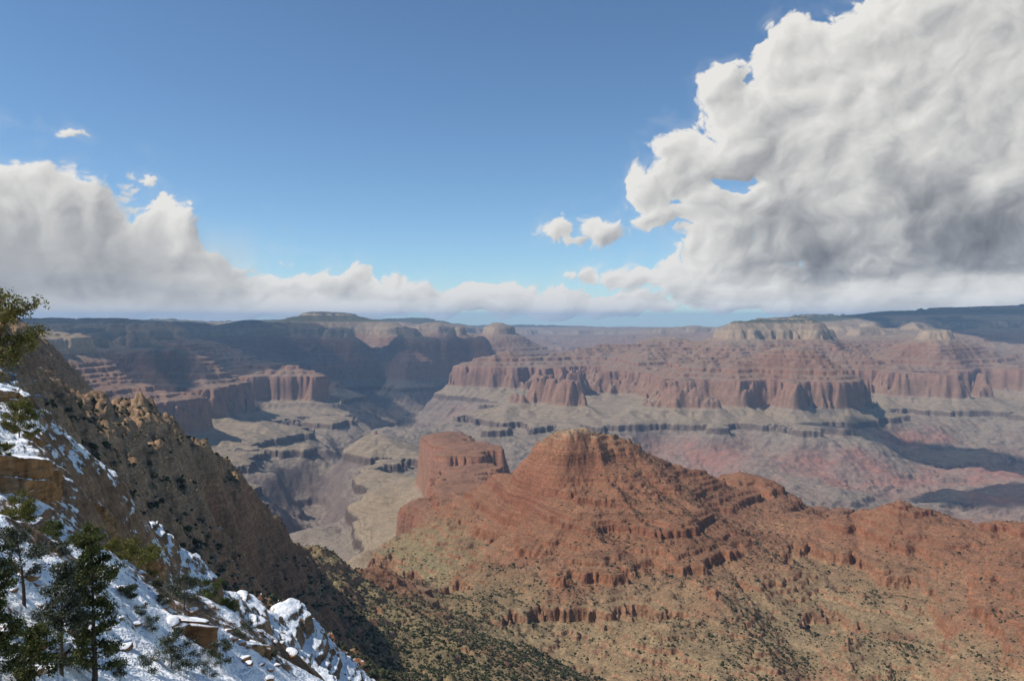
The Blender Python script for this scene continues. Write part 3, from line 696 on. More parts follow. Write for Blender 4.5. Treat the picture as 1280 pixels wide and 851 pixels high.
# ------------------------------------------------------------------ clouds, far outside the haze, on the sky dome
def gblur(a, n):
    for _ in range(n):
        a = (np.roll(a, 1, 0)+2*a+np.roll(a, -1, 0))/4; a = (np.roll(a, 1, 1)+2*a+np.roll(a, -1, 1))/4
    return a
def make_sky():
    du = .00092
    U = np.arange(-.80, .80, du); Vv = np.arange(-.012, .56, du)
    u, v = np.meshgrid(U, Vv); u = u.astype(np.float32); v = v.astype(np.float32)
    def fb(x, y, lam, n, seed, gain=.5, bil=False):
        o = np.zeros(x.shape, np.float32); a = 1.; t = 0
        for k in range(n):
            q = perlin(x/lam, y/lam, seed+k)
            if bil: q = np.abs(q)*2-.55
            o += q*a; t += a; a *= gain; lam *= .5
        return o
    y_ = v*1.25
    uw = u + .020*fb(u, y_, .11, 3, 201) + .004*fb(u, y_, .02, 3, 231); vw = v + .013*fb(u, y_, .10, 3, 211) + .003*fb(u, y_, .02, 3, 241)
    def uv(px, py): return math.atan((px-640)/1000.), math.atan((398-py)/1000.)
    M = np.full(u.shape, -3., np.float32)
    for px, py, rx, ry in CLOUD:
        a, b = uv(px, py); e = 1-np.sqrt(((uw-a)*1000/rx)**2+((vw-b)*1000/ry)**2)
        e = e*min(1., (min(rx, ry)/45.)**.5)
        h = np.clip(.5+.5*(M-e)/.10, 0, 1); M = e*(1-h)+M*h+.10*h*(1-h)*.5
    for px, py, rx, ry in HOLE:
        a, b = uv(px, py); e = 1-np.sqrt(((uw-a)*1000/rx)**2+((vw-b)*1000/ry)**2); M -= .75*np.clip(e, 0, None)
    M = np.clip(M, -3, .6)
    near_h = np.clip(1-v/.11, 0, 1)                       # smaller, flatter puffs towards the horizon
    yv = vw*(1.25+1.2*near_h)
    f = fb(uw, yv, .085, 8, 301, .55)
    bl = fb(uw, yv, .050, 6, 331, .56, True)
    D = M + .22*f + .22*bl + .35*sm(M, .22, .5) + near_h*(.12*fb(uw, yv, .03, 4, 351))-.02
    soft = .12+.18*np.clip(.5+fb(u, v, .15, 2, 371)*1.2, 0, 1)
    alpha = sm(D, -.02, soft)
    alpha = np.maximum(alpha, .12*sm(D, -.45, .05)*np.clip(.5+fb(u, v*1.6, .05, 5, 381, .6), 0, 1))
    puff = fb(uw, yv, .085, 7, 335, .58, True)
    T = gblur(np.tanh(np.clip(M+.18*f, -.05, 2)*1.6)+.34*puff+.16*bl, 1)*sm(D, -.1, .12)
    sx, sy = -.75, .66
    lit = 0
    for n, w in ((1, .55), (8, 1.0), (30, 1.7), (110, 2.2)):
        B = gblur(T, n); gy, gx = np.gradient(B); g_ = (gx*(-sx)+gy*(-sy))
        lit = lit + w*np.tanh(g_*(6+n*.35))
    lit = lit*.105*(1-.38*sm(M, .15, .5))
    sh = np.zeros(u.shape, np.float32)
    for px, py, rx, ry, k in SHADE:
        a, b = uv(px, py); sh += .85*k*(1-sm(np.sqrt(((u-a)*1000/rx)**2+((v-b)*1000/ry)**2), .1, 1.6))
    sh = sh*np.clip(.95+.9*fb(uw, yv, .13, 5, 401, .55), .35, 1.5) + .16*sm(D, .1, .8)
    streak = fb(uw*.35, v*3.5, .06, 5, 421, .55)
    br = .96 + .045*fb(uw, yv, .022, 6, 461, .62, True) + lit - .60*sh + .10*streak*near_h + .26*sm(-v, -.035, -.004) + .05*f
    # falling snow below the left bank: soft, streaked veil with slanting fall lines
    a0, b0 = uv(120, 400); uu = u + v*.35
    w = np.exp(-((uu-a0)/.21)**2)*sm(v, .125, .06)
    w = np.maximum(w, 0)*(.8+.35*fb(uu, v*.12, .05, 4, 441))
    veil = np.clip(w, 0, 1)*(1-sm(u, uv(300, 0)[0], uv(345, 0)[0]))
    vb = .66 + .24*sm(-v, -.03, -.004) - .22*sm(-u, .50, .66)*sm(v, .01, .10) + .10*fb(uu, v*.15, .07, 4, 451)
    br = br*(1-veil*.85) + vb*veil*.85; alpha = np.maximum(alpha, veil)
    stops = np.array([0, .3, .55, .78, 1.05]); 
    cr = np.interp(br, stops, [.13, .255, .40, .58, .76]); cg = np.interp(br, stops, [.14, .262, .402, .575, .745]); cb = np.interp(br, stops, [.158, .28, .408, .558, .715])
    Rr = 170000.
    co = np.stack([Rr*np.sin(u)*np.cos(v), Rr*np.cos(u)*np.cos(v), Rr*np.sin(v)], -1).reshape(-1, 3)
    ny, nx = u.shape; idx = np.arange(ny*nx).reshape(ny, nx)
    q = np.stack([idx[:-1, :-1], idx[1:, :-1], idx[1:, 1:], idx[:-1, 1:]], -1).reshape(-1, 4)
    am = np.maximum.reduce([alpha[:-1, :-1], alpha[1:, :-1], alpha[1:, 1:], alpha[:-1, 1:]]).ravel() > .004
    q = q[am]; used = np.zeros(ny*nx, bool); used[q.ravel()] = True; rm = np.cumsum(used)-1; q = rm[q].astype(np.int32)
    me = bpy.data.meshes.new("sky"); co = co[used].astype(np.float32)
    me.vertices.add(len(co)); me.vertices.foreach_set("co", co.ravel())
    me.loops.add(q.size); me.loops.foreach_set("vertex_index", q.ravel())
    me.polygons.add(len(q)); me.polygons.foreach_set("loop_start", np.arange(0, q.size, 4, dtype=np.int32)); me.update(calc_edges=True)
    at = me.attributes.new("cloud", 'FLOAT_COLOR', 'POINT')
    at.data.foreach_set("color", np.stack([cr, cg, cb, alpha], -1).reshape(-1, 4)[used].astype(np.float32).ravel())
    m = bpy.data.materials.new("cloud_light"); m.use_nodes = True; t = m.node_tree; t.nodes.clear(); N = NT(t)
    an = N.new('ShaderNodeAttribute'); an.attribute_name = "cloud"
    em = N.new('ShaderNodeEmission'); N.put(em.inputs[0], an.outputs['Color']); em.inputs[1].default_value = 1.0
    tr = N.new('ShaderNodeBsdfTransparent'); mx = N.new('ShaderNodeMixShader'); N.put(mx.inputs[0], an.outputs['Alpha'])
    t.links.new(tr.outputs[0], mx.inputs[1]); t.links.new(em.outputs[0], mx.inputs[2])
    out = N.new('ShaderNodeOutputMaterial'); t.links.new(mx.outputs[0], out.inputs[0])
    m.cycles.emission_sampling = 'NONE'
    me.materials.append(m)
    o = bpy.data.objects.new("sky", me); COL.objects.link(o); o["kind"] = "structure"
make_sky()
print("sky", round(time.time()-T0, 1))

# ------------------------------------------------------------------ helpers for the things near the rim
def at(px, py, r):
    q, th = slope_of(px, py); return Vector((r*math.sin(th), r*math.cos(th), q*r))
def polar(px, r):
    th = theta_of(px); return r*math.sin(th), r*math.cos(th)
def ground(px, r):
    x, y = polar(px, r); return Vector((x, y, z_at(x, y)))
def mesh_obj(name, V_, F_, mat, parent=None, smooth=False):
    me = bpy.data.meshes.new(name); V_ = np.asarray(V_, np.float32).reshape(-1, 3); F_ = np.asarray(F_, np.int32)
    k = F_.shape[1]
    me.vertices.add(len(V_)); me.vertices.foreach_set("co", V_.ravel())
    me.loops.add(F_.size); me.loops.foreach_set("vertex_index", F_.ravel())
    me.polygons.add(len(F_)); me.polygons.foreach_set("loop_start", np.arange(0, F_.size, k, dtype=np.int32)); me.update(calc_edges=True)
    if smooth: me.polygons.foreach_set("use_smooth", np.ones(len(F_), bool))
    me.materials.append(mat)
    o = bpy.data.objects.new(name, me); COL.objects.link(o)
    if parent: o.parent = parent
    return o
def tag(o, label, cat, group=None):
    o["label"] = label; o["category"] = cat
    if group: o["group"] = group
def n3(x, y, z_, seed):
    return (perlin(x+z_*.37, y+z_*.71, seed)+perlin(y-x*.31, z_+x*.53, seed+9)+perlin(z_*1.1+5, x+y*.4, seed+17))/2.

def ledge_material():
    m = bpy.data.materials.new("ledge_limestone"); m.use_nodes = True; t = m.node_tree; t.nodes.clear(); N = NT(t)
    geo = N.new('ShaderNodeNewGeometry'); P = geo.outputs['Position']; nz = N.xyz(geo.outputs['Normal'])[2]
    X, Y, Z = N.xyz(P)
    a = N.noise(P, .35, 5, .65); b = N.noise(N.cxyz(N.math('MULTIPLY', X, .15), N.math('MULTIPLY', Y, .15), Z), 2.6, 5, .7)
    c = N.noise(N.cxyz(X, Y, N.math('MULTIPLY', Z, .2)), 1.7, 4, .65)
    col = N.ramp(a, [(.3, (.20, .095, .038)), (.45, (.33, .17, .075)), (.58, (.30, .185, .10)), (.72, (.22, .15, .10))])
    col = N.mix(1., col, N.ramp(b, [(.32, (.5, .48, .46)), (.5, (1, 1, 1)), (.7, (1.35, 1.3, 1.22))]), 'MULTIPLY')
    col = N.mix(.7, col, N.ramp(c, [(.35, (.55, .52, .5)), (.6, (1.15, 1.12, 1.1))]), 'MULTIPLY')
    sn = N.noise(P, 1.6, 5, .65)
    sf = N.smooth(N.math('ADD', nz, N.lin(sn, .3, .7, -.28, .28)), .55, .68)
    col = N.mix(sf, col, (.85, .86, .875))
    bs = N.new('ShaderNodeBsdfPrincipled'); N.put(bs.inputs['Base Color'], col); bs.inputs['Roughness'].default_value = .9
    bs.inputs['Specular IOR Level'].default_value = .15
    bp = N.new('ShaderNodeBump'); bp.inputs['Strength'].default_value = .8; bp.inputs['Distance'].default_value = .12
    N.put(bp.inputs['Height'], N.noise(P, 4.5, 6, .7)); N.put(bs.inputs['Normal'], bp.outputs[0])
    out = N.new('ShaderNodeOutputMaterial'); t.links.new(bs.outputs[0], out.inputs[0]); return m
LEDGE = ledge_material()
def outcrop(label, pts, depth, seed, step=.11, setback=.25, name="rock_ledge"):
    """a bedded cliff: pts = [(px, py_top, py_base, r)] along its foot; the top runs back by depth"""
    r_ = np.random.RandomState(seed)
    P0 = np.array([list(at(a, c, r)) for a, b, c, r in pts]); P1 = np.array([list(at(a, b, r+setback)) for a, b, c, r in pts])
    seg = np.r_[0, np.cumsum(np.hypot(*(np.diff(P0[:, :2], axis=0).T)))]
    n = max(8, int(seg[-1]/step)); t = np.linspace(0, seg[-1], n)
    f0 = np.stack([np.interp(t, seg, P0[:, k]) for k in range(3)], -1); f1 = np.stack([np.interp(t, seg, P1[:, k]) for k in range(3)], -1)
    tx = np.gradient(f0[:, 0]); ty = np.gradient(f0[:, 1]); L = np.hypot(tx, ty)
    nx, ny = ty/L, -tx/L                                    # outward, towards the lower ground
    H_ = float(np.max(f1[:, 2]-f0[:, 2])); base = f0[:, 2]-.8
    rows_ = []
    m = max(6, int((H_+.8)/(step*.8)))
    # beds: stepped profile, and joints that cut each bed into blocks
    nb = max(2, int(H_/.75)); zb = np.sort(np.r_[0, r_.uniform(.05, .97, nb-1), 1.0]); offs = r_.uniform(-.38, .28, nb)+np.linspace(.25, -.35, nb)
    cuts = [np.sort(r_.uniform(0, seg[-1], max(2, int(seg[-1]/r_.uniform(.9, 2.2))))) for _ in range(nb)]
    blk = [r_.uniform(-.24, .24, len(c)+1) for c in cuts]
    bigc = np.sort(r_.uniform(0, seg[-1], max(2, int(seg[-1]/3.2)))); bigo = r_.uniform(-.75, .45, len(bigc)+1)
    bo = bigo[np.searchsorted(bigc, t)]
    for j in range(m+1):
        v = j/m; k = min(nb-1, max(0, np.searchsorted(zb, v, side='right')-1))
        z_ = base + (f1[:, 2]-base)*v
        x = f0[:, 0]*(1-v)+f1[:, 0]*v; y = f0[:, 1]*(1-v)+f1[:, 1]*v
        dj = np.min(np.abs(t[:, None]-cuts[k][None]), 1); joint = -.22*np.exp(-(dj/.09)**2)
        db = abs(v-zb[k])*(H_); part = -.14*math.exp(-(db/.07)**2)
        o = offs[k]+blk[k][np.searchsorted(cuts[k], t)]+bo+joint+part
        o = o + .16*perlin(t/.7, np.full(n, v*H_/.5), seed+3)+.07*perlin(t/.22, np.full(n, v*H_/.18), seed+4)
        taper = np.clip(np.minimum(t, seg[-1]-t)/1.2, 0, 1); o = o*taper-(1-taper)*1.2
        rows_.append(np.stack([x+nx*o, y+ny*o, z_+.05*perlin(t/.4, np.full(n, v*9.), seed+5)], -1))
    for k in range(1, 9):                                   # the top
        d = depth*(k/8.)**1.3; last = rows_[m]
        zt_ = last[:, 2]+.06*k*.5+.16*perlin(t/1.1+3, np.full(n, d/1.1), seed+6)*min(1, k/2)
        if k == 8: zt_ = zt_-1.6
        rows_.append(np.stack([last[:, 0]-nx*d*.9, last[:, 1]-ny*d*.9, zt_], -1))
    V_ = np.concatenate(rows_); M2 = len(rows_); idx = np.arange(M2*n).reshape(M2, n)
    F_ = np.stack([idx[:-1, :-1], idx[:-1, 1:], idx[1:, 1:], idx[1:, :-1]], -1).reshape(-1, 4)
    o = mesh_obj(name, V_, F_, LEDGE); tag(o, label, "rock outcrop", "limestone ledges on the near slope"); return o
outcrop("tall orange cliff of bedded limestone at the edge under the yellow-green bushes", [(-90,562,648,72),(-20,566,648,73.5),(30,572,650,75),(70,575,655,77),(95,590,660,79.5)], 4, 1)
outcrop("snow-capped ledge directly above the tall orange cliff", [(-90,525,556,86),(-10,530,560,87),(35,538,566,88.5),(70,556,574,91)], 4, 2)
outcrop("highest small rock shelf with thick snow, over the orange cliff", [(-90,484,520,103),(-10,487,517,104),(30,490,512,106),(40,500,510,108)], 3, 3)
outcrop("low orange ledge below the snow bank beside the big conifer", [(175,792,822,40.5),(205,785,818,41),(245,777,812,42),(277,776,806,44)], 2.2, 4, step=.07)
outcrop("lowest orange ledge at the end of the snow bank", [(292,812,858,44),(320,808,858,45),(350,808,858,46.5),(372,818,860,49)], 2.2, 5, step=.07)
outcrop("short low ledge half buried in snow by the foot of the big conifer", [(140,815,834,36),(165,812,832,36.3),(190,806,826,37)], 1.4, 6, step=.07)
outcrop("dark stack of snow-dusted blocks in the gully below the orange cliff", [(96,628,668,92),(112,620,672,93),(135,630,680,95),(160,655,695,98)], 3, 7)
outcrop("stepped rock rib with snow at its back, lower in the gully", [(150,660,700,108),(185,690,722,112),(215,705,740,118)], 3, 8)

# ---- boulders on the snow
def boulder_mesh(seed, k=3):
    bm = bmesh.new(); bmesh.ops.create_icosphere(bm, subdivisions=k, radius=1)
    co = np.array([v.co[:] for v in bm.verts])
    r_ = np.random.RandomState(seed)
    pl = r_.normal(size=(9, 3)); pl /= np.linalg.norm(pl, axis=1)[:, None]; dd = r_.uniform(.5, .85, 9)
    for p, d in zip(pl, dd):
        e = co @ p - d; co -= np.where(e > 0, e, 0)[:, None]*p*.9
    co *= (1+.10*n3(co[:, 0]*1.6, co[:, 1]*1.6, co[:, 2]*1.6, seed))[:, None]
    co *= [1.25, .95, .7]
    F_ = [[v.index for v in f.verts] for f in bm.faces]; bm.free(); return co, F_
rr_ = np.random.RandomState(21)
BO = []
for k in range(5):
    co, F_ = boulder_mesh(40+k); o = mesh_obj("boulder", co, F_, LEDGE); BO.append(o)
def foot0(px, py, r0=18, r1=75):
    q, th = slope_of(px, py)
    for r in np.arange(r0, r1, .25):
        x, y = r*math.sin(th), r*math.cos(th)
        if z_at(x, y) >= q*r: return Vector((x, y, z_at(x, y)))
    return None
spots = [(int(rr_.uniform(5, 385)), int(rr_.uniform(660, 850)), float(rr_.choice([.18, .22, .28, .35, .5]))) for _ in range(90)]
spots = [p for p in spots if foot0(p[0], p[1]) is not None]
for i, (px, r, sz) in enumerate(spots):
    o = BO[i] if i < len(BO) else BO[i % len(BO)].copy()
    if i >= len(BO): COL.objects.link(o)
    g = foot0(px, r); o.location = g+Vector((0, 0, sz*.05)); sz *= .9
    o.scale = (sz*rr_.uniform(.8, 1.3), sz*rr_.uniform(.8, 1.2), sz); o.rotation_euler = (rr_.uniform(-.3, .3), rr_.uniform(-.3, .3), rr_.uniform(0, 6.28))
    tag(o, "brown boulder with a cap of snow on the near snow bank", "boulder", "boulders on the near snow bank")

# ------------------------------------------------------------------ trees
def leaf_mat(name, c1, c2, c3, frost=0.0):
    m = bpy.data.materials.new(name); m.use_nodes = True; t = m.node_tree; t.nodes.clear(); N = NT(t)
    geo = N.new('ShaderNodeNewGeometry'); P = geo.outputs['Position']; nz = N.math('ABSOLUTE', N.xyz(geo.outputs['Normal'])[2])
    a = N.noise(P, 1.7, 3, .6); ri = geo.outputs['Random Per Island']
    col = N.ramp(N.math('ADD', N.math('MULTIPLY', a, .6), N.math('MULTIPLY', ri, .4)), [(.3, c1), (.52, c2), (.72, c3)])
    if frost:
        fz = N.math('MULTIPLY', N.smooth(N.noise(P, 2.6, 4, .6), .5, .62), N.smooth(ri, .35, .8)); col = N.mix(N.math('MULTIPLY', fz, frost), col, (.62, .64, .66))
    bs = N.new('ShaderNodeBsdfPrincipled'); N.put(bs.inputs['Base Color'], col); bs.inputs['Roughness'].default_value = .7
    bs.inputs['Specular IOR Level'].default_value = .2
    tl = N.new('ShaderNodeBsdfTranslucent'); N.put(tl.inputs[0], col); mx = N.new('ShaderNodeMixShader'); mx.inputs[0].default_value = .22
    t.links.new(bs.outputs[0], mx.inputs[1]); t.links.new(tl.outputs[0], mx.inputs[2])
    out = N.new('ShaderNodeOutputMaterial'); t.links.new(mx.outputs[0], out.inputs[0]); return m
def bark_mat(name, c1, c2):
    m = bpy.data.materials.new(name); m.use_nodes = True; t = m.node_tree; t.nodes.clear(); N = NT(t)
    tc = N.new('ShaderNodeTexCoord'); X, Y, Z = N.xyz(tc.outputs['Object'])
    a = N.noise(N.cxyz(X, Y, N.math('MULTIPLY', Z, .2)), 22, 4, .65)
    bs = N.new('ShaderNodeBsdfPrincipled'); N.put(bs.inputs['Base Color'], N.ramp(a, [(.35, c1), (.65, c2)])); bs.inputs['Roughness'].default_value = .9
    bp = N.new('ShaderNodeBump'); bp.inputs['Strength'].default_value = .7; bp.inputs['Distance'].default_value = .02
    N.put(bp.inputs['Height'], a); N.put(bs.inputs['Normal'], bp.outputs[0])
    out = N.new('ShaderNodeOutputMaterial'); t.links.new(bs.outputs[0], out.inputs[0]); return m
LEAF = leaf_mat("pinyon_needles", (.038, .050, .015), (.080, .095, .028), (.15, .15, .048))
LEAF_Y = leaf_mat("juniper_sprays", (.06, .065, .014), (.13, .125, .03), (.23, .20, .055))
LEAF_G = leaf_mat("frosted_needles", (.034, .044, .024), (.066, .078, .044), (.12, .125, .075), .55)
BARK = bark_mat("bark_dark", (.035, .025, .018), (.11, .08, .06)); BARK_J = bark_mat("bark_juniper", (.10, .05, .03), (.26, .15, .09))

class Tubes:
    def __init__(s): s.V = []; s.F = []; s.n = 0
    def add(s, pts, radii, sides=6):
        pts = np.asarray(pts, float); n = len(pts)
        d = np.gradient(pts, axis=0); d /= np.linalg.norm(d, axis=1)[:, None]+1e-9
        ref = np.array([.13, .2, 1.]) if abs(d[0][2]) < .9 else np.array([1., .1, .2])
        a = np.cross(d, ref); a /= np.linalg.norm(a, axis=1)[:, None]+1e-9; b = np.cross(d, a)
        an = np.arange(sides)/sides*2*np.pi
        ring = pts[:, None]+(a[:, None]*np.cos(an)[None, :, None]+b[:, None]*np.sin(an)[None, :, None])*np.asarray(radii)[:, None, None]
        s.V.append(ring.reshape(-1, 3)); i = np.arange(n*sides).reshape(n, sides)+s.n; j = np.roll(i, -1, 1)
        s.F.append(np.stack([i[:-1], j[:-1], j[1:], i[1:]], -1).reshape(-1, 4)); s.n += n*sides
    def build(s, name, mat, parent=None): return mesh_obj(name, np.concatenate(s.V), np.concatenate(s.F), mat, parent, True)
def bend(r_, p0, d, L, n, wob, lift=0.):
    pts = [np.array(p0, float)]; d = np.array(d, float); d /= np.linalg.norm(d)
    for i in range(n):
        d = d + r_.normal(size=3)*wob; d[2] += lift; d /= np.linalg.norm(d); pts.append(pts[-1]+d*L/n)
    return np.array(pts)
def leaves(r_, centers, spread, count, size, flat=.6):
    """needle tufts: small crossed blades scattered through clumps around the twig ends"""
    c = np.repeat(centers, count, 0)
    o = r_.normal(size=c.shape)*spread; o[:, 2] *= flat
    p = c+o; n = len(p)
    u = r_.normal(size=(n, 3)); u[:, 2] += .5; u /= np.linalg.norm(u, axis=1)[:, None]
    w = np.cross(u, r_.normal(size=(n, 3))); w /= np.linalg.norm(w, axis=1)[:, None]
    L = size*r_.uniform(.6, 1.5, n)[:, None]; W2 = L*r_.uniform(.22, .42, n)[:, None]
    V_ = np.stack([p-w*W2*.5, p+u*L*.5-w*W2, p+u*L, p+u*L*.5+w*W2], 1).reshape(-1, 3)
    return V_, np.arange(4*n).reshape(n, 4)
def make_tree(name, label, cat, px, r, h, w, seed, leaf=LEAF, bark=BARK, kind="cone", start=.15, size=.11, dens=1., lean=(0, 0), group=None, tr=.02, loc=None):
    r_ = np.random.RandomState(seed)
    e = bpy.data.objects.new(name, None); COL.objects.link(e); e.location = loc if loc is not None else ground(px, r)-Vector((0, 0, .15)); tag(e, label, cat, group)
    T = Tubes(); n = 12
    tp = bend(r_, (0, 0, 0), (lean[0], lean[1], 1), h*.97, n, .035, .02); R0 = h*tr
    T.add(tp, R0*(1-np.linspace(0, 1, n+1)**.9*.93), 8)
    ends = []; nb = int(h*(7 if kind == "cone" else 3.4)*dens**.5)+4
    for i in range(nb):
        f = start+(1-start)*((i+r_.uniform(-.4, .4))/nb); f = min(max(f, start), .985)
        k = f*n; j = int(k); p = tp[j]*(1-(k-j))+tp[min(n, j+1)]*(k-j)
        if kind == "cone": rad = w*(.30+.70*math.sin(min(1, (1-f)*1.5)*math.pi/2))*r_.uniform(.55, 1.15)*(1 if r_.rand() > .12 else .4)
        else: rad = w*(math.sin(math.pi*min(.97, max(.12, (f-start)/(1-start)*.8+.18)))**.6)*r_.uniform(.55, 1.1)
        az = i*2.4+r_.uniform(-.6, .6); up = r_.uniform(-.12, .30) if kind == "cone" else r_.uniform(.15, .9)
        L = max(.12*w, rad); bp = bend(r_, p, (math.cos(az), math.sin(az), up), L, 5, .13, .05)
        T.add(bp, R0*.34*(1-f*.6)*(1-np.linspace(0, .85, 6)), 5)
        for q in range(2, 6):
            for _ in range(2 if kind == "cone" else 3):
                sub = bend(r_, bp[q], (math.cos(az+r_.uniform(-1.3, 1.3)), math.sin(az+r_.uniform(-1.3, 1.3)), r_.uniform(-.1, .5)), L*r_.uniform(.18, .42), 3, .2, .04)
                T.add(sub, R0*.10*(1-np.linspace(0, .8, 4)), 3); ends.append(sub[-1]); ends.append(sub[2])
        ends.append(bp[-1])
    ends = np.array(ends)
    T.build("trunk", bark, e)
    if leaf is None: return e
    cnt = max(4, int(18*dens)); Vv, Ff = leaves(r_, ends, w*.055+.05, cnt, size*.74)
    mesh_obj("crown", Vv, Ff, leaf, e)
    return e
def foot(px, py, r0=24, r1=75):
    """the point of the near ground met by the line of sight through a surveyed spot"""
    q, th = slope_of(px, py); best = None
    for r in np.arange(r0, r1, .25):
        x, y = r*math.sin(th), r*math.cos(th)
        if z_at(x, y) >= q*r: return Vector((x, y, z_at(x, y))), r
    r = (r0+r1)/2; return Vector((r*math.sin(th), r*math.cos(th), q*r)), r
def plant(name, label, cat, px, py_base, py_top, halfw, seed, leaf=LEAF, bark=BARK, kind="cone", start=.1, dens=1., size=.10, r0=24, r1=75, loc=None, rad=None, **k):
    if loc is None: loc, rad = foot(px, py_base, r0, r1)
    h = (slope_of(px, py_top)[0]-slope_of(px, py_base)[0])*rad; w = halfw/1000.*rad
    return make_tree(name, label, cat, px, rad, h*1.0, w, seed, leaf, bark, kind, start, size, dens, loc=loc-Vector((0, 0, .1)), **k)
J = dict(bark=BARK_J, leaf=LEAF_Y, kind="round", start=.02)
plant("conifer", "tallest dense dark green conifer on the snow bank", "tree", 118, 856, 662, 28, 3, LEAF, start=.12, dens=1.2, size=.10)
plant("conifer", "slim conifer with a bare lower trunk, left of the dense one", "tree", 77, 845, 700, 27, 4, LEAF_G, start=.40, dens=1.1, size=.09)
plant("pinyon_pine", "forked pinyon with a dark bare trunk and thin frosted crown", "tree", 30, 758, 655, 27, 5, LEAF_G, kind="round", start=.35, dens=.7, size=.09, tr=.026)
plant("conifer", "small dark conifer at the lowest part of the snow, beneath the slim one", "tree", 44, 862, 775, 26, 6, LEAF, start=.08, dens=1.3, size=.09, r0=18)
plant("conifer", "dark conifer cut by the picture edge beside the forked pinyon", "tree", -6, 850, 730, 24, 7, LEAF, start=.1, dens=1.3, size=.09, r0=18)
plant("conifer", "second dark conifer at the picture edge, above the cut one", "tree", -14, 760, 655, 22, 17, LEAF, start=.1, dens=1.1, size=.09)
plant("juniper_bush", "large olive juniper bush on the brow of the snow bank", "bush", 172, 716, 676, 31, 8, dens=1.6, loc=at(172, 718, 49), rad=49, **J)
plant("juniper_bush", "round green bush on the brow just behind the dense conifer's tip", "bush", 106, 690, 658, 17, 9, kind="round", start=.02, dens=1.4, loc=at(106, 690, 45.5), rad=45.5)
plant("juniper_bush", "smaller olive bush beside the large juniper on the brow", "bush", 140, 700, 676, 18, 19, dens=1.3, loc=at(140, 702, 47.5), rad=47.5, **J)
plant("pinyon_pine", "little pinyon with visible trunks at the middle of the snow bank", "tree", 230, 764, 722, 20, 10, LEAF_G, kind="round", start=.25, dens=1., size=.09)
plant("pinyon_pine", "darker little pinyon on the brow next to the one with visible trunks", "tree", 262, 765, 725, 17, 11, LEAF, kind="round", start=.12, dens=1.2, size=.09, loc=at(262, 764, 52), rad=52)
plant("juniper_bush", "dark green bush at the brow near the end of the snow bank", "bush", 285, 776, 745, 13, 12, LEAF, kind="round", start=.02, dens=1.3, loc=at(285, 777, 53), rad=53)
plant("juniper_bush", "grey-green shrub under the orange ledge", "bush", 214, 838, 790, 24, 13, LEAF_G, kind="round", start=.05, dens=1.1, size=.08)
plant("pinyon_pine", "small leaning pinyon in front of the lowest orange ledge", "tree", 276, 835, 800, 16, 14, LEAF_G, kind="round", start=.25, dens=.9, size=.08)
plant("juniper_bush", "grey frosted brush patch on open snow right of the dense conifer", "bush", 160, 745, 728, 13, 15, LEAF_G, kind="round", start=.02, dens=1.1, size=.08)
plant("juniper_bush", "small frosted brush patch high on the snow bank", "bush", 76, 692, 677, 12, 16, LEAF_G, kind="round", start=.02, dens=1.1, size=.08)
plant("juniper_bush", "yellow-green bush on the snowy shelf above the orange cliff", "bush", 26, 546, 503, 22, 18, dens=1.4, size=.15, loc=at(24, 546, 82), rad=82, **J)
plant("juniper_bush", "wide olive bush at the foot of the orange cliff", "bush", 26, 655, 628, 25, 20, dens=1.5, size=.13, loc=at(26, 655, 66), rad=66, **J)
plant("juniper_bush", "small yellowish bush at the picture edge on the cliff top", "bush", 2, 572, 553, 12, 22, dens=1.2, size=.12, loc=at(2, 572, 76), rad=76, **J)
plant("juniper_bush", "green bush between the cliff foot and the snow brow", "bush", 66, 672, 650, 14, 23, kind="round", start=.02, dens=1.4, loc=at(66, 672, 56), rad=56)
for i, (px, py, sz) in enumerate([(205,760,.5),(190,790,.5),(250,795,.6),(300,800,.6),(325,815,.5),(120,720,.45),(52,790,.5),(100,800,.4),(236,840,.7),(150,846,.4),(262,846,.6),(340,822,.4),(186,840,.6),(20,690,.4),(48,700,.5),(196,735,.35),(176,770,.4),(310,790,.4),(140,722,.3),(90,735,.35)]):
    g, r = foot(px, py, 18)
    make_tree("sage_brush", "low frosted sage brush poking out of the near snow", "bush", px, r, sz, sz*.9, 60+i, LEAF_G, BARK, "round", .02, .06, .8, group="sage brush in the near snow", loc=g)

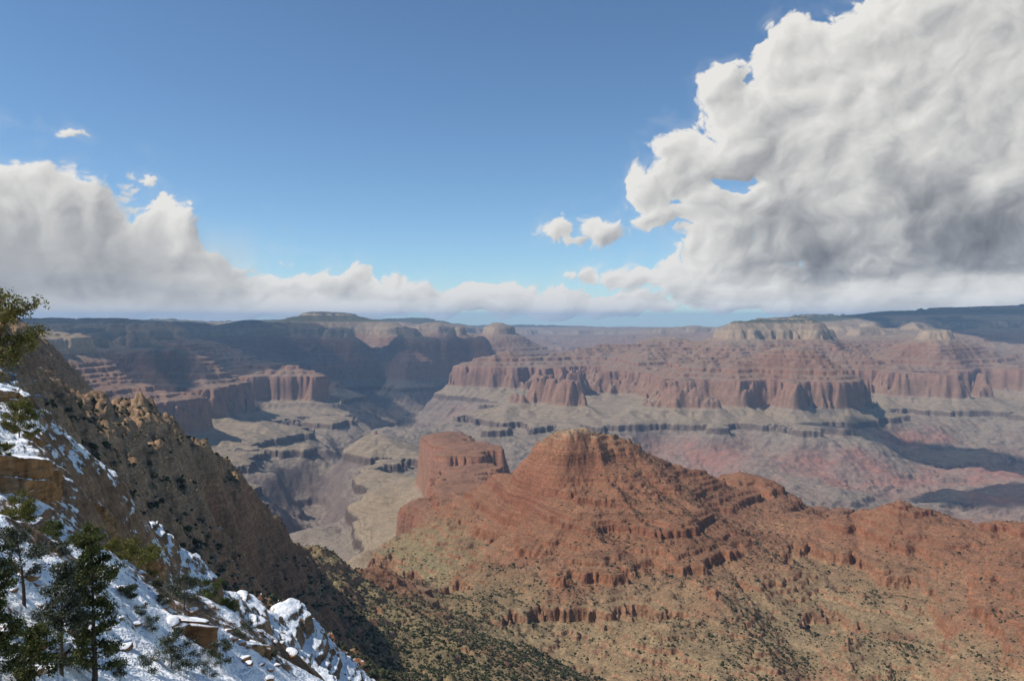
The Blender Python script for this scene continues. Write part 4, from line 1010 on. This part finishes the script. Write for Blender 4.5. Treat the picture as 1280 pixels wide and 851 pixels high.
# the juniper beside the viewpoint, trunk outside the frame, one bough reaching in
def near_juniper():
    r_ = np.random.RandomState(77)
    e = bpy.data.objects.new("juniper_tree", None); COL.objects.link(e); r0 = 9.5
    tag(e, "old juniper with twisted reddish boughs reaching in beside the far rim", "tree")
    base = ground(-150, r0); e.location = base
    B = np.array(base)
    def L(px, py, r): return np.array(at(px, py, r))-B
    T = Tubes(); ends = []
    def limb(pts, r0_, r1_, sides=7):
        P = np.array(pts); t = np.linspace(0, 1, len(P)); tt = np.linspace(0, 1, len(P)*4)
        Q_ = np.stack([np.interp(tt, t, P[:, k]) for k in range(3)], -1); Q_[1:-1] = (Q_[:-2]+Q_[1:-1]*2+Q_[2:])/4; Q_ += r_.normal(size=Q_.shape)*r0_*.12
        T.add(Q_, np.linspace(r0_, r1_, len(Q_)), sides); return Q_
    tr = limb([(0, 0, -.3), L(-150, 560, 9.5), L(-140, 480, 9.5), L(-150, 400, 9.6), L(-120, 330, 9.7)], .17, .06, 10)
    boughs = [limb([L(-140, 480, 9.5), L(-80, 462, 9.3), L(-30, 455, 9.1), L(5, 436, 9.0), L(30, 428, 9.0), L(48, 418, 9.0)], .065, .012),
              limb([L(-20, 452, 9.1), L(-4, 425, 9.1), L(4, 402, 9.15), L(20, 392, 9.15), L(42, 385, 9.2)], .04, .009),
              limb([L(-145, 440, 9.5), L(-70, 420, 9.4), L(-25, 392, 9.3), L(-8, 374, 9.3)], .05, .01),
              limb([L(-4, 425, 9.1), L(-20, 400, 9.0), L(-14, 385, 8.9), L(2, 376, 8.9)], .03, .008),
              limb([L(-30, 455, 9.1), L(-10, 462, 9.0), L(12, 446, 8.9), L(26, 441, 8.9)], .03, .008),
              limb([L(-150, 520, 9.5), L(-100, 505, 9.2), L(-60, 492, 9.0), L(-40, 470, 8.9)], .05, .01)]
    for bq in boughs:
        n = len(bq)
        for i in range(n//3, n):
            for _ in range(3):
                d = r_.normal(size=3); d[2] = abs(d[2])*.5+.15; sub = bend(r_, bq[i], d, r_.uniform(.05, .16), 3, .35, .05)
                T.add(sub, .006*(1-np.linspace(0, .8, 4)), 4); ends += [sub[-1], sub[2]]
    T.build("trunk", BARK_J, e)
    ends = np.array(ends); near = ends[r_.rand(len(ends)) < .80]
    cl = near + r_.normal(size=near.shape)*.012
    V1, F1 = leaves(r_, cl, .024, 20, .023, .9)
    mesh_obj("crown", V1, F1, LEAF_Y, e)
near_juniper()
print("near", round(time.time()-T0, 1))

# ------------------------------------------------------------------ pinyon and juniper scrub on the slopes
SCRUB = leaf_mat("scrub_green", (.028, .035, .014), (.045, .052, .022), (.075, .078, .032))
def scrub_mesh(seed, k=2):
    bm = bmesh.new(); bmesh.ops.create_icosphere(bm, subdivisions=k, radius=1)
    co = np.array([v.co[:] for v in bm.verts]); F_ = np.array([[v.index for v in f.verts] for f in bm.faces]); bm.free()
    r_ = np.random.RandomState(seed); co *= (1+.38*r_.uniform(-1, 1, len(co)))[:, None]; co[:, 2] = co[:, 2]*.85+.45
    return co, F_
SM = [scrub_mesh(300+k) for k in range(4)]; SMs = [scrub_mesh(320+k, 1) for k in range(4)]
rq = np.random.RandomState(9)
cand = []
N_ = 320000
tt = rq.uniform(R_(-31), R_(36), N_); ll = rq.uniform(math.log(430), math.log(2350), N_)
ii = np.clip(np.searchsorted(flr, ll)-1, 0, len(flr)-2); jj = np.clip(((tt-fth[0])/(fth[1]-fth[0])).astype(int), 0, FNT-2)
zz = z[ii, jj]; st_ = strat[ii, jj]; rr2 = np.exp(ll); xx = rr2*np.sin(tt); yy = rr2*np.cos(tt); pxs = np.tan(tt)*1000+640
dzdr = (z[np.minimum(ii+3, len(flr)-1), jj]-z[np.maximum(ii-3, 0), jj])/(np.exp(flr[np.minimum(ii+3, len(flr)-1)])-np.exp(flr[np.maximum(ii-3, 0)]))
dzdt = (z[ii, np.minimum(jj+3, FNT-1)]-z[ii, np.maximum(jj-3, 0)])/(6*(fth[1]-fth[0])*rr2)
slp = np.hypot(dzdr, dzdt)
py_ = 398-1000*zz/rr2*1.0
dens = .15+.30*sm(-st_, 380, 520)
dens = dens*np.clip(.9+1.6*perlin(xx/110, yy/110, 500)+.8*perlin(xx/35, yy/35, 501), .05, 2.2)
valley = ((rr2 < 1180) & (pxs > 250) & (pxs < 760)); dens = np.where(valley, np.maximum(dens, .35)*1.25, dens)
buff = ((rr2 < 1000) & (pxs < 330)); dens = np.where(buff, .35, dens)
shade_side = np.clip(dzdt*2.2, -1, 1); dens = dens*(1-.55*shade_side)      # denser on slopes that face away from the sun
dark = (pxs > 725) & (pxs < 900) & (rr2 > 1550) & (rr2 < 1950) & (dzdt < .05); dens = np.where(dark, np.maximum(dens*2.2, .5), dens)
dens = dens*(1-sm(slp, .75, 1.1))*(rr2/1100.)**-.2
vis_ok = (pxs > -60) & (pxs < 1380) & (zz/rr2 < -.09)
keep = (rq.rand(N_) < dens*.68) & vis_ok
ix = np.where(keep)[0]
size = np.clip(rq.lognormal(-.05, .38, len(ix)), .45, 2.3)*np.where(valley[ix], 1.0, 1.)*np.where(rq.rand(len(ix)) < .12, 1.4, 1.)
order = np.argsort(-(size/rr2[ix])*((pxs[ix] > 0) & (pxs[ix] < 1280)))
protoS = [mesh_obj("pinyon_bush", a, b, SCRUB) for a, b in SM]
for n_i, k in enumerate(order[:300]):
    i = ix[k]
    o = protoS[n_i] if n_i < 4 else protoS[n_i % 4].copy()
    if n_i >= 4: COL.objects.link(o)
    o.location = (xx[i], yy[i], zz[i]-.1*size[k]); o.scale = (size[k],)*3; o.rotation_euler = (0, 0, rq.uniform(0, 6.28))
    tag(o, "dark green pinyon bush dotting the scrubby slope below the snow", "bush", "pinyon bushes on the near slopes")
Vs, Fs, nn = [], [], 0
rest = order[300:]
for q4 in range(4):
    kk = rest[q4::4]; co, F_ = SMs[q4]; i = ix[kk]; a = rq.uniform(0, 6.28, len(kk)); ca, sa = np.cos(a), np.sin(a); sz = size[kk]
    X_ = (co[None, :, 0]*ca[:, None]-co[None, :, 1]*sa[:, None])*sz[:, None]+xx[i][:, None]; Y_ = (co[None, :, 0]*sa[:, None]+co[None, :, 1]*ca[:, None])*sz[:, None]+yy[i][:, None]
    Z_ = co[None, :, 2]*sz[:, None]+zz[i][:, None]-.1*sz[:, None]
    Vs.append(np.stack([X_, Y_, Z_], -1).reshape(-1, 3)); Fs.append((F_[None]+np.arange(len(kk))[:, None, None]*len(co)+nn).reshape(-1, 3)); nn += len(kk)*len(co)
o = mesh_obj("scrub", np.concatenate(Vs), np.concatenate(Fs), SCRUB); o["kind"] = "stuff"
print("scrub", len(ix), round(time.time()-T0, 1))

# ------------------------------------------------------------------ unseen clouds added above the frame to throw shadows on the canyon
def shade_cloud(x, y, z_, rx, ry, seed):
    bm = bmesh.new(); bmesh.ops.create_icosphere(bm, subdivisions=5, radius=1)
    co = np.array([v.co[:] for v in bm.verts]); F_ = [[v.index for v in f.verts] for f in bm.faces]; bm.free()
    d = 1+.38*n3(co[:, 0]*1.3, co[:, 1]*1.3, co[:, 2]*1.3, seed)+.22*n3(co[:, 0]*3, co[:, 1]*3, co[:, 2]*3, seed+3)+.1*n3(co[:, 0]*8, co[:, 1]*8, co[:, 2]*8, seed+5)
    co = co*d[:, None]*[rx, ry, min(rx, ry)*.35]; co[:, 2] = np.where(co[:, 2] < 0, co[:, 2]*.3, co[:, 2])
    o = mesh_obj("cloud", co, F_, CLM, None, True); o.location = (x, y, z_); o["kind"] = "stuff"  # added out of frame for the shadow it casts
CLM = bpy.data.materials.new("shade_cloud_white"); CLM.use_nodes = True
_n = NT(CLM.node_tree); _mx = _n.new('ShaderNodeMixShader'); _mx.inputs[0].default_value = .34; _tr = _n.new('ShaderNodeBsdfTransparent')
CLM.node_tree.links.new(_tr.outputs[0], _mx.inputs[1]); CLM.node_tree.links.new(CLM.node_tree.nodes["Principled BSDF"].outputs[0], _mx.inputs[2]); CLM.node_tree.links.new(_mx.outputs[0], CLM.node_tree.nodes["Material Output"].inputs[0])
CLM.node_tree.nodes["Principled BSDF"].inputs['Base Color'].default_value = (.9, .9, .9, 1); CLM.node_tree.nodes["Principled BSDF"].inputs['Roughness'].default_value = 1
def shade_at(x, y, zg, h, rx, ry, seed):
    k = (h-zg)/math.tan(SUN_EL); shade_cloud(x+math.sin(SUN_AZ)*k, y+math.cos(SUN_AZ)*k, h, rx, ry, seed)
shade_at(-5200, 9300, -300, 5600, 2300, 2200, 1)
shade_at(-2900, 10600, -300, 5600, 1300, 900, 2)
shade_at(-4700, 6800, -500, 5600, 2100, 1500, 3)
shade_at(-2600, 8300, -500, 5600, 1000, 500, 8)
shade_at(-900, 10900, -300, 6200, 1100, 500, 7)
shade_at(3450, 6500, -1000, 5600, 800, 330, 4)
shade_at(3300, 5150, -1150, 5600, 700, 240, 5)
shade_at(8300, 12900, -100, 8600, 2500, 2100, 6)

# ------------------------------------------------------------------ same unseen clouds added again to shade the canyon
def shade_cloud(x, y, z_, rx, ry, seed):
    bm = bmesh.new(); bmesh.ops.create_icosphere(bm, subdivisions=5, radius=1)
    co = np.array([v.co[:] for v in bm.verts]); F_ = [[v.index for v in f.verts] for f in bm.faces]; bm.free()
    d = 1+.38*n3(co[:, 0]*1.3, co[:, 1]*1.3, co[:, 2]*1.3, seed)+.22*n3(co[:, 0]*3, co[:, 1]*3, co[:, 2]*3, seed+3)+.1*n3(co[:, 0]*8, co[:, 1]*8, co[:, 2]*8, seed+5)
    co = co*d[:, None]*[rx, ry, min(rx, ry)*.35]; co[:, 2] = np.where(co[:, 2] < 0, co[:, 2]*.3, co[:, 2])
    o = mesh_obj("cloud", co, F_, CLM, None, True); o.location = (x, y, z_); o["kind"] = "stuff"  # unseen caster, put in for its shadow
CLM = bpy.data.materials.new("shade_cloud_white"); CLM.use_nodes = True
_n = NT(CLM.node_tree); _mx = _n.new('ShaderNodeMixShader'); _mx.inputs[0].default_value = .34; _tr = _n.new('ShaderNodeBsdfTransparent')
CLM.node_tree.links.new(_tr.outputs[0], _mx.inputs[1]); CLM.node_tree.links.new(CLM.node_tree.nodes["Principled BSDF"].outputs[0], _mx.inputs[2]); CLM.node_tree.links.new(_mx.outputs[0], CLM.node_tree.nodes["Material Output"].inputs[0])
CLM.node_tree.nodes["Principled BSDF"].inputs['Base Color'].default_value = (.9, .9, .9, 1); CLM.node_tree.nodes["Principled BSDF"].inputs['Roughness'].default_value = 1
def shade_at(x, y, zg, h, rx, ry, seed):
    k = (h-zg)/math.tan(SUN_EL); shade_cloud(x+math.sin(SUN_AZ)*k, y+math.cos(SUN_AZ)*k, h, rx, ry, seed)
shade_at(-5200, 9300, -300, 5600, 2300, 2200, 1)
shade_at(-2900, 10600, -300, 5600, 1300, 900, 2)
shade_at(-4700, 6800, -500, 5600, 2100, 1500, 3)
shade_at(-2600, 8300, -500, 5600, 1000, 500, 8)
shade_at(-900, 10900, -300, 6200, 1100, 500, 7)
shade_at(3450, 6500, -1000, 5600, 800, 330, 4)
shade_at(3300, 5150, -1150, 5600, 700, 240, 5)
shade_at(8300, 12900, -100, 8600, 2500, 2100, 6)
#END
